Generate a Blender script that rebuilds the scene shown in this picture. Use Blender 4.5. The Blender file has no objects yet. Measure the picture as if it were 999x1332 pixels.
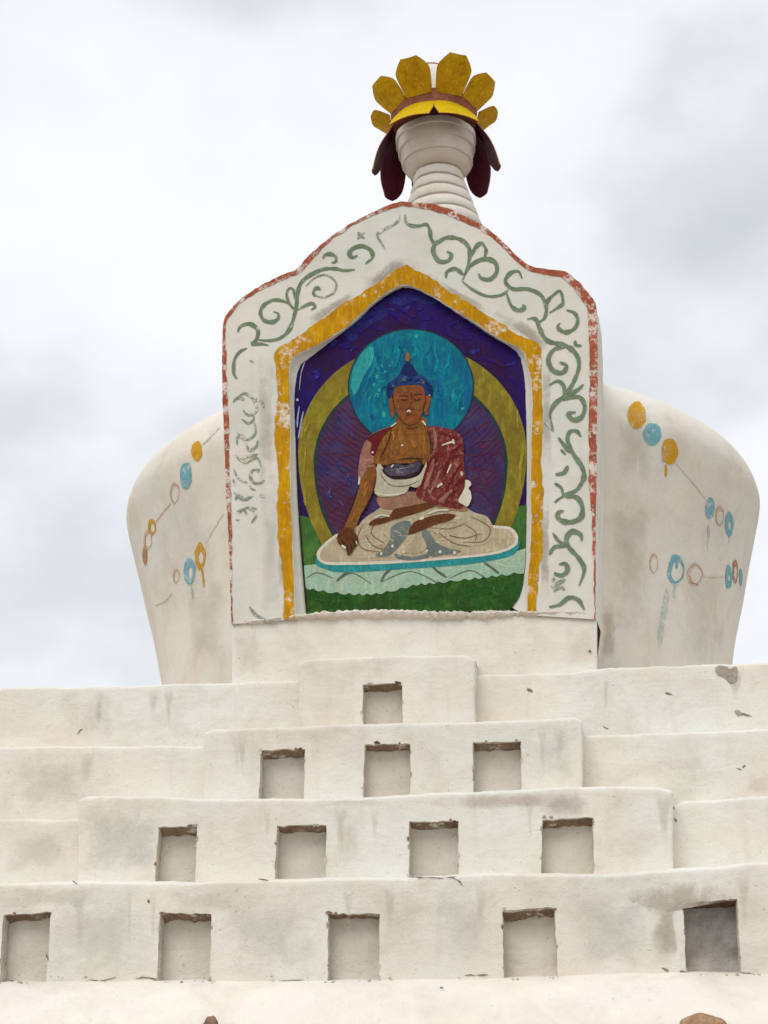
import bpy, bmesh, math, random
from mathutils import Vector, Matrix, noise

random.seed(7)
S = bpy.context.scene
C = S.collection
R = math.radians

# ------------------------------------------------------------------ camera
FPX, PITCH, YAW, ROLL = 1800.0, R(19.0), R(6.3), R(0.6)
CAM = Vector((0.0, -7.0, 1.6))
fwd = Vector((-math.sin(YAW) * math.cos(PITCH), math.cos(YAW) * math.cos(PITCH), math.sin(PITCH)))
r0 = Vector((math.cos(YAW), math.sin(YAW), 0))
u0 = r0.cross(fwd)
RT = r0 * math.cos(ROLL) - u0 * math.sin(ROLL)
UP = r0 * math.sin(ROLL) + u0 * math.cos(ROLL)
cd = bpy.data.cameras.new("camera")
cam = bpy.data.objects.new("camera", cd)
C.objects.link(cam)
m = Matrix((RT, UP, -fwd)).transposed().to_4x4()
m.translation = CAM
cam.matrix_world = m
cd.sensor_fit = 'VERTICAL'
cd.sensor_height = 36.0
cd.lens = 36.0 * FPX / 1332.0
cd.clip_start = 0.1
cd.clip_end = 5000
S.camera = cam

# ------------------------------------------------------------------ sky, sun, exposure
SUN_EL, SUN_AZ = R(52), R(200)          # azimuth measured like the sky texture, sun in front-right of the wall
W = bpy.data.worlds.new("World")
S.world = W
W.use_nodes = True
nt = W.node_tree
nt.nodes.clear()


def N(tree, kind, **kw):
    n = tree.nodes.new(kind)
    for k, v in kw.items():
        if k.startswith('i_'):
            n.inputs[k[2:].replace('_', ' ')].default_value = v
        else:
            setattr(n, k, v)
    return n


def ramp(tree, fac, stops, interp='LINEAR'):
    n = tree.nodes.new('ShaderNodeValToRGB')
    n.color_ramp.interpolation = interp
    e = n.color_ramp.elements
    while len(e) < len(stops):
        e.new(0.5)
    for k, (p, c) in enumerate(stops):
        e[k].position = p
        e[k].color = (c, c, c, 1) if isinstance(c, (int, float)) else (*c[:3], 1)
    tree.links.new(fac, n.inputs[0])
    return n.outputs[0]


def mixc(tree, fac, a, b, mode='MIX'):
    n = tree.nodes.new('ShaderNodeMix')
    n.data_type = 'RGBA'
    n.blend_type = mode
    for sock, v in ((n.inputs[0], fac), (n.inputs[6], a), (n.inputs[7], b)):
        if hasattr(v, 'links') or isinstance(v, bpy.types.NodeSocket):
            tree.links.new(v, sock)
        elif isinstance(v, (int, float)):
            sock.default_value = v
        else:
            sock.default_value = (*v[:3], 1)
    return n.outputs[2]


def mth(tree, op, a, b=0.0, c=None, clamp=False):
    n = tree.nodes.new('ShaderNodeMath')
    n.operation = op
    n.use_clamp = clamp
    for k, v in enumerate((a, b) if c is None else (a, b, c)):
        if isinstance(v, bpy.types.NodeSocket):
            tree.links.new(v, n.inputs[k])
        else:
            n.inputs[k].default_value = v
    return n.outputs[0]


sky = N(nt, 'ShaderNodeTexSky', sky_type='NISHITA', sun_disc=False)
sky.sun_elevation = SUN_EL
sky.sun_rotation = SUN_AZ
tc = N(nt, 'ShaderNodeTexCoord')


def sky_noise(scale, detail, off, rough=0.5, st=(1, 1, 1.4)):
    mp = N(nt, 'ShaderNodeMapping')
    mp.inputs['Location'].default_value = off
    mp.inputs['Scale'].default_value = st
    nt.links.new(tc.outputs['Generated'], mp.inputs['Vector'])
    n = N(nt, 'ShaderNodeTexNoise')
    n.inputs['Scale'].default_value = scale
    n.inputs['Detail'].default_value = detail
    n.inputs['Roughness'].default_value = rough
    nt.links.new(mp.outputs[0], n.inputs['Vector'])
    return n.outputs['Fac']


big = sky_noise(3.2, 3, (0.35, 0.1, 0.62), 0.45)
fine = sky_noise(9.0, 5, (1.3, 0.2, 0.4), 0.5)
fac = mth(nt, 'ADD', mth(nt, 'MULTIPLY', mth(nt, 'SUBTRACT', big, 0.5), 0.45), mth(nt, 'MULTIPLY', mth(nt, 'SUBTRACT', fine, 0.5), 0.16))
fac = mth(nt, 'ADD', fac, 0.52)


def lobe(px_, py_, wide, sharp_):
    d = (fwd * FPX + RT * (px_ - 499.5) + UP * (666.0 - py_)).normalized()
    warp = N(nt, 'ShaderNodeTexNoise')
    warp.inputs['Scale'].default_value = 4.5
    warp.inputs['Detail'].default_value = 4
    nt.links.new(tc.outputs['Generated'], warp.inputs['Vector'])
    ad = N(nt, 'ShaderNodeVectorMath', operation='MULTIPLY_ADD')
    nt.links.new(warp.outputs['Color'], ad.inputs[0])
    ad.inputs[1].default_value = (0.24, 0.24, 0.24)
    nt.links.new(tc.outputs['Generated'], ad.inputs[2])
    dt = N(nt, 'ShaderNodeVectorMath', operation='DISTANCE')
    nt.links.new(ad.outputs[0], dt.inputs[0])
    dt.inputs[1].default_value = d + Vector((0.12, 0.12, 0.12))
    return ramp(nt, dt.outputs['Value'], [(0.0, 1.0), (wide * sharp_, 0.75), (wide, 0.0)], 'EASE')


# the two thick grey banks and the thin bright veil seen in the photograph
for (lx, ly, wd_, amt) in ((50, 650, 0.22, -0.12), (930, 330, 0.20, -0.08), (1000, 120, 0.16, -0.05), (200, 290, 0.18, 0.05), (1040, 760, 0.16, 0.04), (300, 40, 0.16, -0.025)):
    fac = mth(nt, 'ADD', fac, mth(nt, 'MULTIPLY', lobe(lx, ly, wd_, 0.4), amt))
# cloud cover: bright veil with grey-blue thicker patches (values are /0.1 of the picture)
cloud = ramp(nt, fac, [(0.36, (5.9, 6.25, 6.55)), (0.43, (6.8, 7.05, 7.4)), (0.50, (8.5, 8.6, 8.9)), (0.57, (8.95, 9.05, 9.15))])
allsky = mixc(nt, 0.93, sky.outputs[0], cloud)
bg = N(nt, 'ShaderNodeBackground')
bg.inputs['Strength'].default_value = 0.1
nt.links.new(allsky, bg.inputs['Color'])
wo = N(nt, 'ShaderNodeOutputWorld')
nt.links.new(bg.outputs[0], wo.inputs[0])

sd = bpy.data.lights.new("sun", 'SUN')
sd.energy = 1.3
sd.angle = R(35)
sd.color = (1.0, 0.965, 0.90)
sun = bpy.data.objects.new("sun", sd)
C.objects.link(sun)
# sun_rotation 0 = +Y, turning clockwise seen from above
sdir = Vector((math.sin(SUN_AZ) * math.cos(SUN_EL), math.cos(SUN_AZ) * math.cos(SUN_EL), math.sin(SUN_EL)))
sun.rotation_euler = sdir.to_track_quat('Z', 'Y').to_euler()
sun.location = sdir * 60
S.view_settings.view_transform = 'Standard'
S.view_settings.look = 'None'
S.view_settings.exposure = 0.2
S.view_settings.gamma = 1.0

# ------------------------------------------------------------------ measuring helpers


def ray(px, py):
    return fwd * FPX + RT * (px - 499.5) + UP * (666.0 - py)


def at(px, py, Y):
    """point of the upright plane y = Y that the photograph shows at pixel (px, py)"""
    d = ray(px, py)
    return CAM + d * ((Y - CAM.y) / d.y)


def px_of(P):
    d = P - CAM
    w = d.dot(fwd)
    return 499.5 + FPX * d.dot(RT) / w, 666.0 - FPX * d.dot(UP) / w


def px_for_x(X, py, Y):
    lo, hi = -4000.0, 5000.0
    for _ in range(50):
        mid = (lo + hi) / 2
        if at(mid, py, Y).x < X:
            lo = mid
        else:
            hi = mid
    return lo


def lerp_poly(pts):
    def f(x):
        if x <= pts[0][0]:
            return pts[0][1]
        for (a, ya), (b, yb) in zip(pts, pts[1:]):
            if x <= b:
                return ya + (yb - ya) * (x - a) / max(b - a, 1e-6)
        return pts[-1][1]
    return f


def nz(p, s, o=0.0):
    return noise.noise(Vector((p.x * s + o, p.y * s * 0.5 + o * 0.37, p.z * s - o)))


def cat(pts, n=6, closed=False):
    """Catmull-Rom through 2D points"""
    out = []
    k = len(pts)
    rng = range(k) if closed else range(k - 1)
    for i in rng:
        if closed:
            p0, p1, p2, p3 = pts[i - 1], pts[i], pts[(i + 1) % k], pts[(i + 2) % k]
        else:
            p0, p1, p2, p3 = pts[max(i - 1, 0)], pts[i], pts[i + 1], pts[min(i + 2, k - 1)]
        for j in range(n):
            t = j / n
            out.append(tuple(0.5 * (2 * p1[q] + (p2[q] - p0[q]) * t + (2 * p0[q] - 5 * p1[q] + 4 * p2[q] - p3[q]) * t * t
                                    + (3 * p1[q] - p0[q] - 3 * p2[q] + p3[q]) * t ** 3) for q in range(2)))
    if not closed:
        out.append(tuple(pts[-1]))
    return out


def resample(pts, n):
    L = [0.0]
    for a, b in zip(pts, pts[1:]):
        L.append(L[-1] + math.hypot(b[0] - a[0], b[1] - a[1]))
    out, k = [], 0
    for i in range(n + 1):
        t = L[-1] * i / n
        while k < len(L) - 2 and L[k + 1] < t:
            k += 1
        f = (t - L[k]) / max(L[k + 1] - L[k], 1e-9)
        out.append((pts[k][0] + (pts[k + 1][0] - pts[k][0]) * f, pts[k][1] + (pts[k + 1][1] - pts[k][1]) * f))
    return out


YC = 3.75                                   # depth of the dome's axis
AX = at(572, 660, YC).x
BASE = Vector((AX, YC, 0))


def lin(c):
    return c / 12.92 if c <= 0.04045 else ((c + 0.055) / 1.055) ** 2.4


def col(r, g, b, k=1.0):
    """base colour of a paint that reads as this 0-255 colour on the sunless wall"""
    return tuple(min(0.85, lin(v / 255) * k) for v in (r, g, b))


# ------------------------------------------------------------------ materials


def new_mat(name):
    mt = bpy.data.materials.new(name)
    mt.use_nodes = True
    t = mt.node_tree
    t.nodes.clear()
    out = t.nodes.new('ShaderNodeOutputMaterial')
    b = t.nodes.new('ShaderNodeBsdfPrincipled')
    b.inputs['Specular IOR Level'].default_value = 0.25
    t.links.new(b.outputs[0], out.inputs[0])
    return mt, t, b, out


def tex(t, scale, detail=4, rough=0.55, st=(1, 1, 1), off=(0, 0, 0), dist=0.0):
    tcn = t.nodes.new('ShaderNodeTexCoord')
    mp = t.nodes.new('ShaderNodeMapping')
    mp.inputs['Scale'].default_value = st
    mp.inputs['Location'].default_value = off
    t.links.new(tcn.outputs['Object'], mp.inputs['Vector'])
    n = t.nodes.new('ShaderNodeTexNoise')
    n.inputs['Scale'].default_value = scale
    n.inputs['Detail'].default_value = detail
    n.inputs['Roughness'].default_value = rough
    n.inputs['Distortion'].default_value = dist
    t.links.new(mp.outputs[0], n.inputs['Vector'])
    return n.outputs['Fac']


def plaster_nodes(t, warm, cool, stain=(0.46, 0.40, 0.31), dirt=0.30, pits=0.5):
    """whitewash: warm and cool coats, brownish weather stains, drips, specks; returns colour, bump height"""
    patch = ramp(t, tex(t, 1.5, 5, 0.55, off=(3, 1, 2), dist=0.6), [(0.40, 0.0), (0.60, 1.0)])
    c = mixc(t, patch, warm, cool)
    coat = ramp(t, tex(t, 3.6, 3, 0.5, st=(1, 1, 1.6), off=(7, 2, 5)), [(0.45, 0.0), (0.62, 1.0)])
    c = mixc(t, mth(t, 'MULTIPLY', coat, 0.45), c, (0.72, 0.67, 0.63))
    s1 = ramp(t, tex(t, 2.6, 9, 0.68, off=(0, 4, 8), dist=0.4), [(0.48, 0.0), (0.72, 1.0)])
    c = mixc(t, mth(t, 'MULTIPLY', s1, dirt), c, stain)
    s3 = ramp(t, tex(t, 0.9, 6, 0.6, off=(6, 2, 3), dist=0.8), [(0.50, 0.0), (0.68, 1.0)])
    c = mixc(t, mth(t, 'MULTIPLY', s3, dirt * 0.55), c, (0.56, 0.47, 0.37))
    drip = ramp(t, tex(t, 5.0, 5, 0.6, st=(2.2, 2.2, 0.22), off=(1, 1, 1)), [(0.56, 0.0), (0.80, 1.0)])
    c = mixc(t, mth(t, 'MULTIPLY', drip, dirt * 0.7), c, (0.50, 0.43, 0.34))
    sp = ramp(t, tex(t, 42, 4, 0.6, off=(5, 5, 5)), [(0.66, 0.0), (0.74, 1.0)])
    sp2 = ramp(t, tex(t, 2.2, 2, 0.5, off=(9, 3, 1)), [(0.45, 0.0), (0.65, 1.0)])
    c = mixc(t, mth(t, 'MULTIPLY', mth(t, 'MULTIPLY', sp, sp2), pits), c, (0.40, 0.34, 0.27))
    brush = tex(t, 6, 6, 0.6, st=(0.8, 1, 1.7), off=(2, 2, 2), dist=0.5)
    lump = tex(t, 16, 5, 0.6)
    grit = tex(t, 110, 3, 0.6)
    h = mth(t, 'ADD', mth(t, 'MULTIPLY', brush, 0.9), mth(t, 'ADD', mth(t, 'MULTIPLY', lump, 0.7), mth(t, 'MULTIPLY', grit, 0.22)))
    h = mth(t, 'SUBTRACT', h, mth(t, 'MULTIPLY', sp, 0.25))
    return c, h


def bump(t, b, h, strength=0.5, dist=0.012):
    n = t.nodes.new('ShaderNodeBump')
    n.inputs['Strength'].default_value = strength
    n.inputs['Distance'].default_value = dist
    t.links.new(h, n.inputs['Height'])
    t.links.new(n.outputs[0], b.inputs['Normal'])


WARM, COOL = (0.755, 0.705, 0.62), (0.725, 0.725, 0.67)


def plaster(name, warm=WARM, cool=COOL, dirt=0.30, pits=0.5, strength=0.5, stain=(0.46, 0.40, 0.31)):
    mt, t, b, out = new_mat(name)
    c, h = plaster_nodes(t, warm, cool, stain, dirt, pits)
    t.links.new(c, b.inputs['Base Color'])
    b.inputs['Roughness'].default_value = 0.92
    bump(t, b, h, strength)
    return mt


def paint(name, c1, c2, scale=6.0, wear=0.15, rough=0.75, st=(1, 1, 1), fleck=None, wear_scale=9.0, ground=None, amount=0.8, grime=1.0):
    """hand-laid paint: two tones worked into each other, worn through to the plaster in places"""
    mt, t, b, out = new_mat(name)
    f = ramp(t, tex(t, scale, 6, 0.62, st=st, off=(len(name), 2, 1), dist=0.5), [(0.36, 0.0), (0.64, 1.0)])
    c = mixc(t, f, c1, c2)
    gr_ = ramp(t, tex(t, scale * 1.7, 7, 0.7, st=st, off=(3, len(name), 5)), [(0.40, 0.45 * grime), (0.62, 0.0)])
    c = mixc(t, gr_, c, tuple(v * 0.42 for v in c2))
    g = tex(t, scale * 7, 4, 0.6, st=st)
    c = mixc(t, ramp(t, g, [(0.35, 0.5 * (0.3 + 0.7 * grime)), (0.62, 0.0)]), c, tuple(v * 0.5 for v in c1))
    g2 = tex(t, scale * 4, 5, 0.65, st=(1.6 * st[0], 1, 0.5 * st[2]), off=(8, 8, len(name)))
    c = mixc(t, ramp(t, g2, [(0.52, 0.0), (0.75, 0.4)]), c, tuple(min(1, v * 1.7 + 0.015) for v in c1))
    if fleck:
        fl = ramp(t, tex(t, scale * 2.4, 6, 0.65, off=(4, 4, 9)), [(0.53, 0.0), (0.68, 1.0)])
        c = mixc(t, mth(t, 'MULTIPLY', fl, 0.75), c, fleck)
    if ground is None:
        pc, h = plaster_nodes(t, WARM, COOL)
    else:
        pc, h = ground, tex(t, 20, 5)
    w = tex(t, wear_scale, 8, 0.72, off=(1, 6, 3))
    w2 = tex(t, wear_scale * 5, 4, 0.6, off=(1, 6, 3))
    wf = mth(t, 'ADD', mth(t, 'MULTIPLY', w, 0.72), mth(t, 'MULTIPLY', w2, 0.28))
    th = 0.68 - 0.36 * wear
    wf = ramp(t, wf, [(th - 0.03, 0.0), (th + 0.05, 1.0)])
    c = mixc(t, mth(t, 'MULTIPLY', wf, amount), c, pc)
    t.links.new(c, b.inputs['Base Color'])
    b.inputs['Roughness'].default_value = rough
    b.inputs['Specular IOR Level'].default_value = 0.10
    bump(t, b, h, 0.16, 0.006)
    return mt


M = {}
M['plaster'] = plaster('whitewashed_plaster', dirt=0.42, pits=0.7, strength=0.65)
M['plaster_dome'] = plaster('whitewashed_dome_plaster', (0.735, 0.685, 0.605), (0.70, 0.69, 0.63), dirt=0.40, pits=0.3, strength=0.35)
M['plaster_frame'] = plaster('whitewashed_frame_plaster', (0.655, 0.635, 0.57), (0.60, 0.615, 0.56), dirt=0.30, pits=0.3, strength=0.3)
M['plaster_bright'] = plaster('fresh_whitewash', (0.79, 0.735, 0.665), (0.76, 0.715, 0.66), dirt=0.34, pits=0.5, strength=0.6)
M['sill'] = plaster('crumbling_sill_plaster', (0.64, 0.575, 0.50), (0.60, 0.545, 0.49), dirt=0.6, pits=1.0, strength=0.9)
M['mortar'] = plaster('grey_mortar', (0.62, 0.585, 0.51), (0.60, 0.575, 0.51), dirt=0.40, pits=0.9, strength=0.9)
M['concrete'] = plaster('bare_grey_mortar', (0.33, 0.31, 0.285), (0.40, 0.385, 0.36), stain=(0.09, 0.08, 0.08), dirt=0.8, pits=1.0, strength=1.0)
M['clay'] = paint('raw_clay_edge', (0.20, 0.125, 0.085), (0.36, 0.27, 0.20), 14, 0.30, 0.95)  # dark brown of the niche soffits and the chips along their edges
M['dark_clay'] = paint('raw_dark_clay', (0.10, 0.045, 0.04), (0.20, 0.12, 0.09), 14, 0.10, 0.95)  # deeper brown, for the rightmost lowest niche's soffit and some chips
M['reveal'] = paint('chipped_whitewash', (0.64, 0.585, 0.50), (0.56, 0.51, 0.43), 12, 0.30, 0.95, ground=(0.30, 0.22, 0.16), wear_scale=13, grime=0.5)
M['bare'] = paint('bare_render', (0.36, 0.32, 0.27), (0.46, 0.42, 0.36), 16, 0.10, 0.95)
M['peeled'] = paint('peeled_whitewash', (0.56, 0.49, 0.41), (0.66, 0.60, 0.52), 10, 0.35, 0.95)
M['crack'] = paint('crack_dirt', (0.20, 0.155, 0.12), (0.33, 0.27, 0.21), 20, 0.10, 0.95)
M['yellow_band'] = paint('ochre_yellow_paint', col(206, 154, 8), col(184, 128, 18), 9, 0.30, 0.8, st=(1, 1, 0.5), wear_scale=7, grime=0.7)
M['orange_band'] = paint('brick_orange_paint', col(182, 100, 74), col(156, 84, 62), 12, 0.42, 0.85, wear_scale=12)
M['scroll'] = paint('grey_green_paint', col(104, 122, 98), col(128, 144, 120), 18, 0.20, 0.85, wear_scale=14, grime=0.55)
M['scroll_faint'] = paint('worn_grey_green_paint', col(128, 142, 122), col(150, 158, 138), 18, 0.42, 0.85, wear_scale=14, grime=0.4)
M['bead_yellow'] = paint('bead_yellow_paint', col(210, 164, 48), col(200, 146, 44), 14, 0.26, 0.85, wear_scale=12, grime=0.3)
M['bead_blue'] = paint('bead_blue_paint', col(112, 170, 186), col(136, 182, 190), 14, 0.32, 0.85, wear_scale=12, grime=0.3)
M['bead_pink'] = paint('bead_faded_pink_paint', col(196, 166, 148), col(204, 180, 160), 20, 0.34, 0.85, wear_scale=12, grime=0.2)
M['bead_brown'] = paint('bead_faded_brown_paint', col(176, 128, 92), col(190, 150, 116), 20, 0.30, 0.85, wear_scale=12, grime=0.3)
M['string'] = paint('faded_line_paint', col(192, 182, 164), col(200, 190, 172), 20, 0.46, 0.9, wear_scale=12, grime=0.1)
M['blue_drip'] = paint('run_blue_paint', col(178, 190, 184), col(186, 192, 184), 16, 0.45, 0.9, wear_scale=8, grime=0.1)
KM = 1.08
# mural paints
DK = (0.16, 0.12, 0.10)
M['night'] = paint('deep_blue_paint', col(28, 10, 100, KM), col(48, 10, 58, KM), 3.2, 0.03, 0.6, ground=col(70, 70, 140, KM))
M['sky_blue'] = paint('lighter_blue_paint', col(48, 56, 128, KM), col(30, 16, 98, KM), 5, 0.40, 0.6, ground=col(34, 20, 92, KM))
M['olive'] = paint('olive_yellow_paint', col(138, 128, 38, KM), col(124, 104, 34, KM), 5, 0.06, 0.65, ground=col(110, 120, 50, KM))
M['aureole_edge'] = paint('dark_green_line_paint', col(34, 62, 60, KM), col(40, 50, 66, KM), 9, 0.05, 0.65, ground=col(60, 80, 60, KM))
M['halo'] = paint('turquoise_paint', col(0, 122, 136, KM), col(4, 84, 132, KM), 6.5, 0.26, 0.6, st=(1, 1, 0.4), fleck=col(10, 128, 120, KM), ground=col(30, 142, 148, KM), amount=0.55)
M['halo_light'] = paint('pale_turquoise_paint', col(52, 160, 158, KM), col(26, 140, 146, KM), 9, 0.2, 0.6, ground=col(8, 118, 138, KM))
M['skin'] = paint('brown_skin_paint', col(134, 88, 38, KM), col(112, 66, 32, KM), 11, 0.10, 0.65, fleck=col(150, 104, 40, KM), ground=col(126, 84, 44, KM))
M['skin_face'] = paint('reddish_face_paint', col(138, 80, 42, KM), col(120, 62, 36, KM), 16, 0.12, 0.65, fleck=col(150, 96, 38, KM), ground=col(122, 76, 44, KM))
M['skin_dark'] = paint('dark_brown_paint', col(104, 62, 26, KM), col(86, 46, 26, KM), 13, 0.12, 0.65, ground=col(120, 84, 56, KM))
M['hair'] = paint('blue_hair_paint', col(22, 52, 112, KM), col(34, 66, 120, KM), 24, 0.15, 0.6, ground=col(70, 100, 140, KM))
M['hair_dark'] = paint('dark_blue_hair_paint', col(14, 22, 76, KM), col(22, 44, 96, KM), 24, 0.08, 0.6, ground=col(50, 80, 120, KM))
M['flame'] = paint('orange_flame_paint', col(160, 92, 40, KM), col(140, 110, 50, KM), 20, 0.1, 0.6, ground=col(140, 110, 60, KM))
M['robe'] = paint('dark_red_robe_paint', col(116, 46, 44, KM), col(98, 36, 36, KM), 12, 0.26, 0.65, fleck=col(158, 108, 92, KM), ground=col(150, 108, 92, KM))
M['robe_red'] = paint('blood_red_robe_paint', col(96, 16, 24, KM), col(110, 34, 36, KM), 14, 0.12, 0.65, ground=col(130, 80, 70, KM))
M['sleeve'] = paint('faded_pink_robe_paint', col(150, 108, 92, KM), col(138, 90, 78, KM), 13, 0.20, 0.7, ground=col(170, 140, 120, KM), grime=0.6)
M['waist'] = paint('tan_pink_robe_paint', col(152, 116, 92, KM), col(140, 98, 80, KM), 10, 0.25, 0.7, ground=col(178, 156, 132, KM), grime=0.6)
M['cloth'] = paint('off_white_cloth_paint', col(178, 168, 140, KM), col(166, 148, 122, KM), 9, 0.20, 0.7, ground=col(190, 182, 160, KM), grime=0.5)
M['cloth_grey'] = paint('grey_white_cloth_paint', col(182, 178, 158, KM), col(166, 162, 140, KM), 9, 0.15, 0.7, ground=col(196, 190, 172, KM), grime=0.4)
M['bowl'] = paint('violet_grey_bowl_paint', col(84, 76, 92, KM), col(62, 56, 72, KM), 18, 0.2, 0.6, ground=col(130, 124, 130, KM))
M['ink'] = paint('dark_outline_paint', col(44, 28, 30, KM), col(58, 36, 34, KM), 20, 0.10, 0.7, ground=col(90, 70, 60, KM))
M['face_brown'] = paint('brown_face_line_paint', col(66, 34, 24, KM), col(84, 44, 28, KM), 20, 0.15, 0.7, ground=col(116, 66, 34, KM))
M['fold'] = paint('brown_fold_line_paint', col(128, 98, 78, KM), col(140, 112, 90, KM), 20, 0.25, 0.7, ground=col(170, 150, 128, KM))
M['trim'] = paint('grey_blue_trim_paint', col(112, 122, 116, KM), col(98, 106, 104, KM), 14, 0.2, 0.7, ground=col(150, 154, 140, KM), grime=0.6)
M['teal'] = paint('teal_rim_paint', col(48, 148, 150, KM), col(40, 128, 136, KM), 12, 0.12, 0.65, ground=col(120, 170, 160, KM))
M['lotus'] = paint('pale_green_lotus_paint', col(148, 180, 158, KM), col(160, 178, 154, KM), 7, 0.25, 0.7, fleck=col(128, 166, 150, KM), ground=col(172, 176, 152, KM), grime=0.45)
M['lotus_line'] = paint('grey_lotus_line_paint', col(84, 94, 84, KM), col(100, 108, 96, KM), 16, 0.2, 0.7, ground=col(140, 154, 138, KM))
M['green'] = paint('grass_green_paint', col(38, 88, 30, KM), col(46, 72, 30, KM), 7, 0.05, 0.65, fleck=col(62, 104, 34, KM), ground=col(78, 96, 46, KM))
M['green_light'] = paint('light_green_paint', col(74, 118, 52, KM), col(58, 100, 46, KM), 7, 0.05, 0.65, ground=col(110, 128, 60, KM))
M['white_paint'] = paint('white_touch_paint', col(206, 200, 184, KM), col(190, 182, 164, KM), 20, 0.1, 0.7, ground=col(180, 168, 150, KM), grime=0.2)
M['light_stroke'] = paint('pale_blue_brush_paint', col(150, 160, 190, KM), col(180, 180, 196, KM), 20, 0.2, 0.7, ground=col(60, 50, 110, KM))
# crown and spire
M['petal_yellow'] = paint('yellow_metal_paint', col(214, 170, 20), col(190, 142, 14), 7, 0.10, 0.5, ground=col(118, 84, 26), fleck=col(150, 110, 22), grime=0.6)
M['petal_bright'] = paint('bright_yellow_metal_paint', col(216, 184, 14), col(204, 166, 14), 7, 0.10, 0.5, ground=col(150, 112, 26), grime=0.3)
M['petal_maroon'] = paint('maroon_metal_paint', col(96, 16, 42), col(74, 12, 32), 7, 0.10, 0.5, ground=col(84, 40, 36))
M['crown_rim'] = paint('rusty_brown_rim_paint', col(168, 106, 84), col(142, 84, 62), 14, 0.2, 0.7, ground=col(170, 140, 124))
M['spire'] = plaster('whitewashed_spire', (0.70, 0.655, 0.60), (0.66, 0.645, 0.60), dirt=0.35, pits=0.4, strength=0.35)
M['cup'] = plaster('weathered_spire_cup', (0.60, 0.525, 0.48), (0.56, 0.50, 0.46), dirt=0.5, pits=0.5, strength=0.35)


def disc_material():
    mt, t, b, out = new_mat('violet_disc_paint')
    f = ramp(t, tex(t, 3.0, 5, 0.6, off=(2, 7, 1), dist=0.4), [(0.38, 0.0), (0.60, 1.0)])
    c = mixc(t, f, col(26, 18, 80), col(60, 12, 50))
    bl = ramp(t, tex(t, 6.5, 6, 0.6, off=(8, 1, 4)), [(0.50, 0.0), (0.70, 1.0)])
    c = mixc(t, mth(t, 'MULTIPLY', bl, 0.5), c, col(58, 66, 116))
    tcn = t.nodes.new('ShaderNodeTexCoord')
    mp = t.nodes.new('ShaderNodeMapping')
    ctr = at(534, 600, 1.0) - BASE
    mp.inputs['Location'].default_value = (-ctr.x, 0, -ctr.z)
    mp.inputs['Scale'].default_value = (1, 0, 0.85)
    t.links.new(tcn.outputs['Object'], mp.inputs['Vector'])
    wv = t.nodes.new('ShaderNodeTexWave')
    wv.wave_type = 'RINGS'
    wv.rings_direction = 'SPHERICAL'
    wv.inputs['Scale'].default_value = 11
    wv.inputs['Distortion'].default_value = 3.0
    wv.inputs['Detail'].default_value = 2
    wv.inputs['Detail Scale'].default_value = 2.0
    t.links.new(mp.outputs[0], wv.inputs['Vector'])
    br = ramp(t, tex(t, 5, 3, 0.5, off=(1, 1, 3)), [(0.40, 0.05), (0.62, 0.55)])
    c = mixc(t, mth(t, 'MULTIPLY', ramp(t, wv.outputs['Fac'], [(0.55, 0.0), (0.85, 1.0)]), br), c, col(96, 34, 62))
    t.links.new(c, b.inputs['Base Color'])
    b.inputs['Roughness'].default_value = 0.65
    bump(t, b, tex(t, 20, 5), 0.3, 0.006)
    return mt


M['disc'] = disc_material()

# ------------------------------------------------------------------ object helpers


def empty(name, loc, label, cat_):
    o = bpy.data.objects.new(name, None)
    C.objects.link(o)
    o.location = loc
    o.empty_display_size = 0.2
    o['label'] = label
    o['category'] = cat_
    return o


def build(name, verts, faces, mats, parent=None, fm=None, smooth=True, sharp=40, origin=None, label=None):
    if origin is None:
        origin = world_loc(parent) if parent else Vector((0, 0, 0))
    me = bpy.data.meshes.new(name)
    me.from_pydata([tuple(Vector(v) - origin) for v in verts], [], faces)
    mats = mats if isinstance(mats, (list, tuple)) else [mats]
    for k in mats:
        me.materials.append(M[k] if isinstance(k, str) else k)
    if fm:
        me.polygons.foreach_set('material_index', fm)
    me.polygons.foreach_set('use_smooth', [smooth] * len(faces))
    me.update()
    if smooth and sharp:
        me.set_sharp_from_angle(angle=R(sharp))
    o = bpy.data.objects.new(name, me)
    C.objects.link(o)
    if parent:
        o.parent = parent
        o.location = origin - world_loc(parent)
    else:
        o.location = origin
    if label:
        o['label'] = label
    return o


def world_loc(o):
    v = Vector(o.location)
    while o.parent:
        o = o.parent
        v += o.location
    return v


def polygon(name, pts3, mat, parent, flip=True):
    """flat painted shape from a closed outline"""
    bm = bmesh.new()
    vs = [bm.verts.new(p) for p in pts3]
    f = bm.faces.new(vs)
    f.normal_update()
    if f.normal.y > 0:
        f.normal_flip()
    bmesh.ops.triangulate(bm, faces=[f], quad_method='BEAUTY', ngon_method='EAR_CLIP')
    bm.verts.index_update()
    V = [v.co.copy() for v in bm.verts]
    F = [[v.index for v in fc.verts] for fc in bm.faces]
    bm.free()
    return build(name, V, F, mat, parent, smooth=False)


STUPA = empty('stupa', BASE, 'whitewashed Buddhist stupa with stepped base, painted niche and ringed spire', 'stupa')

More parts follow.
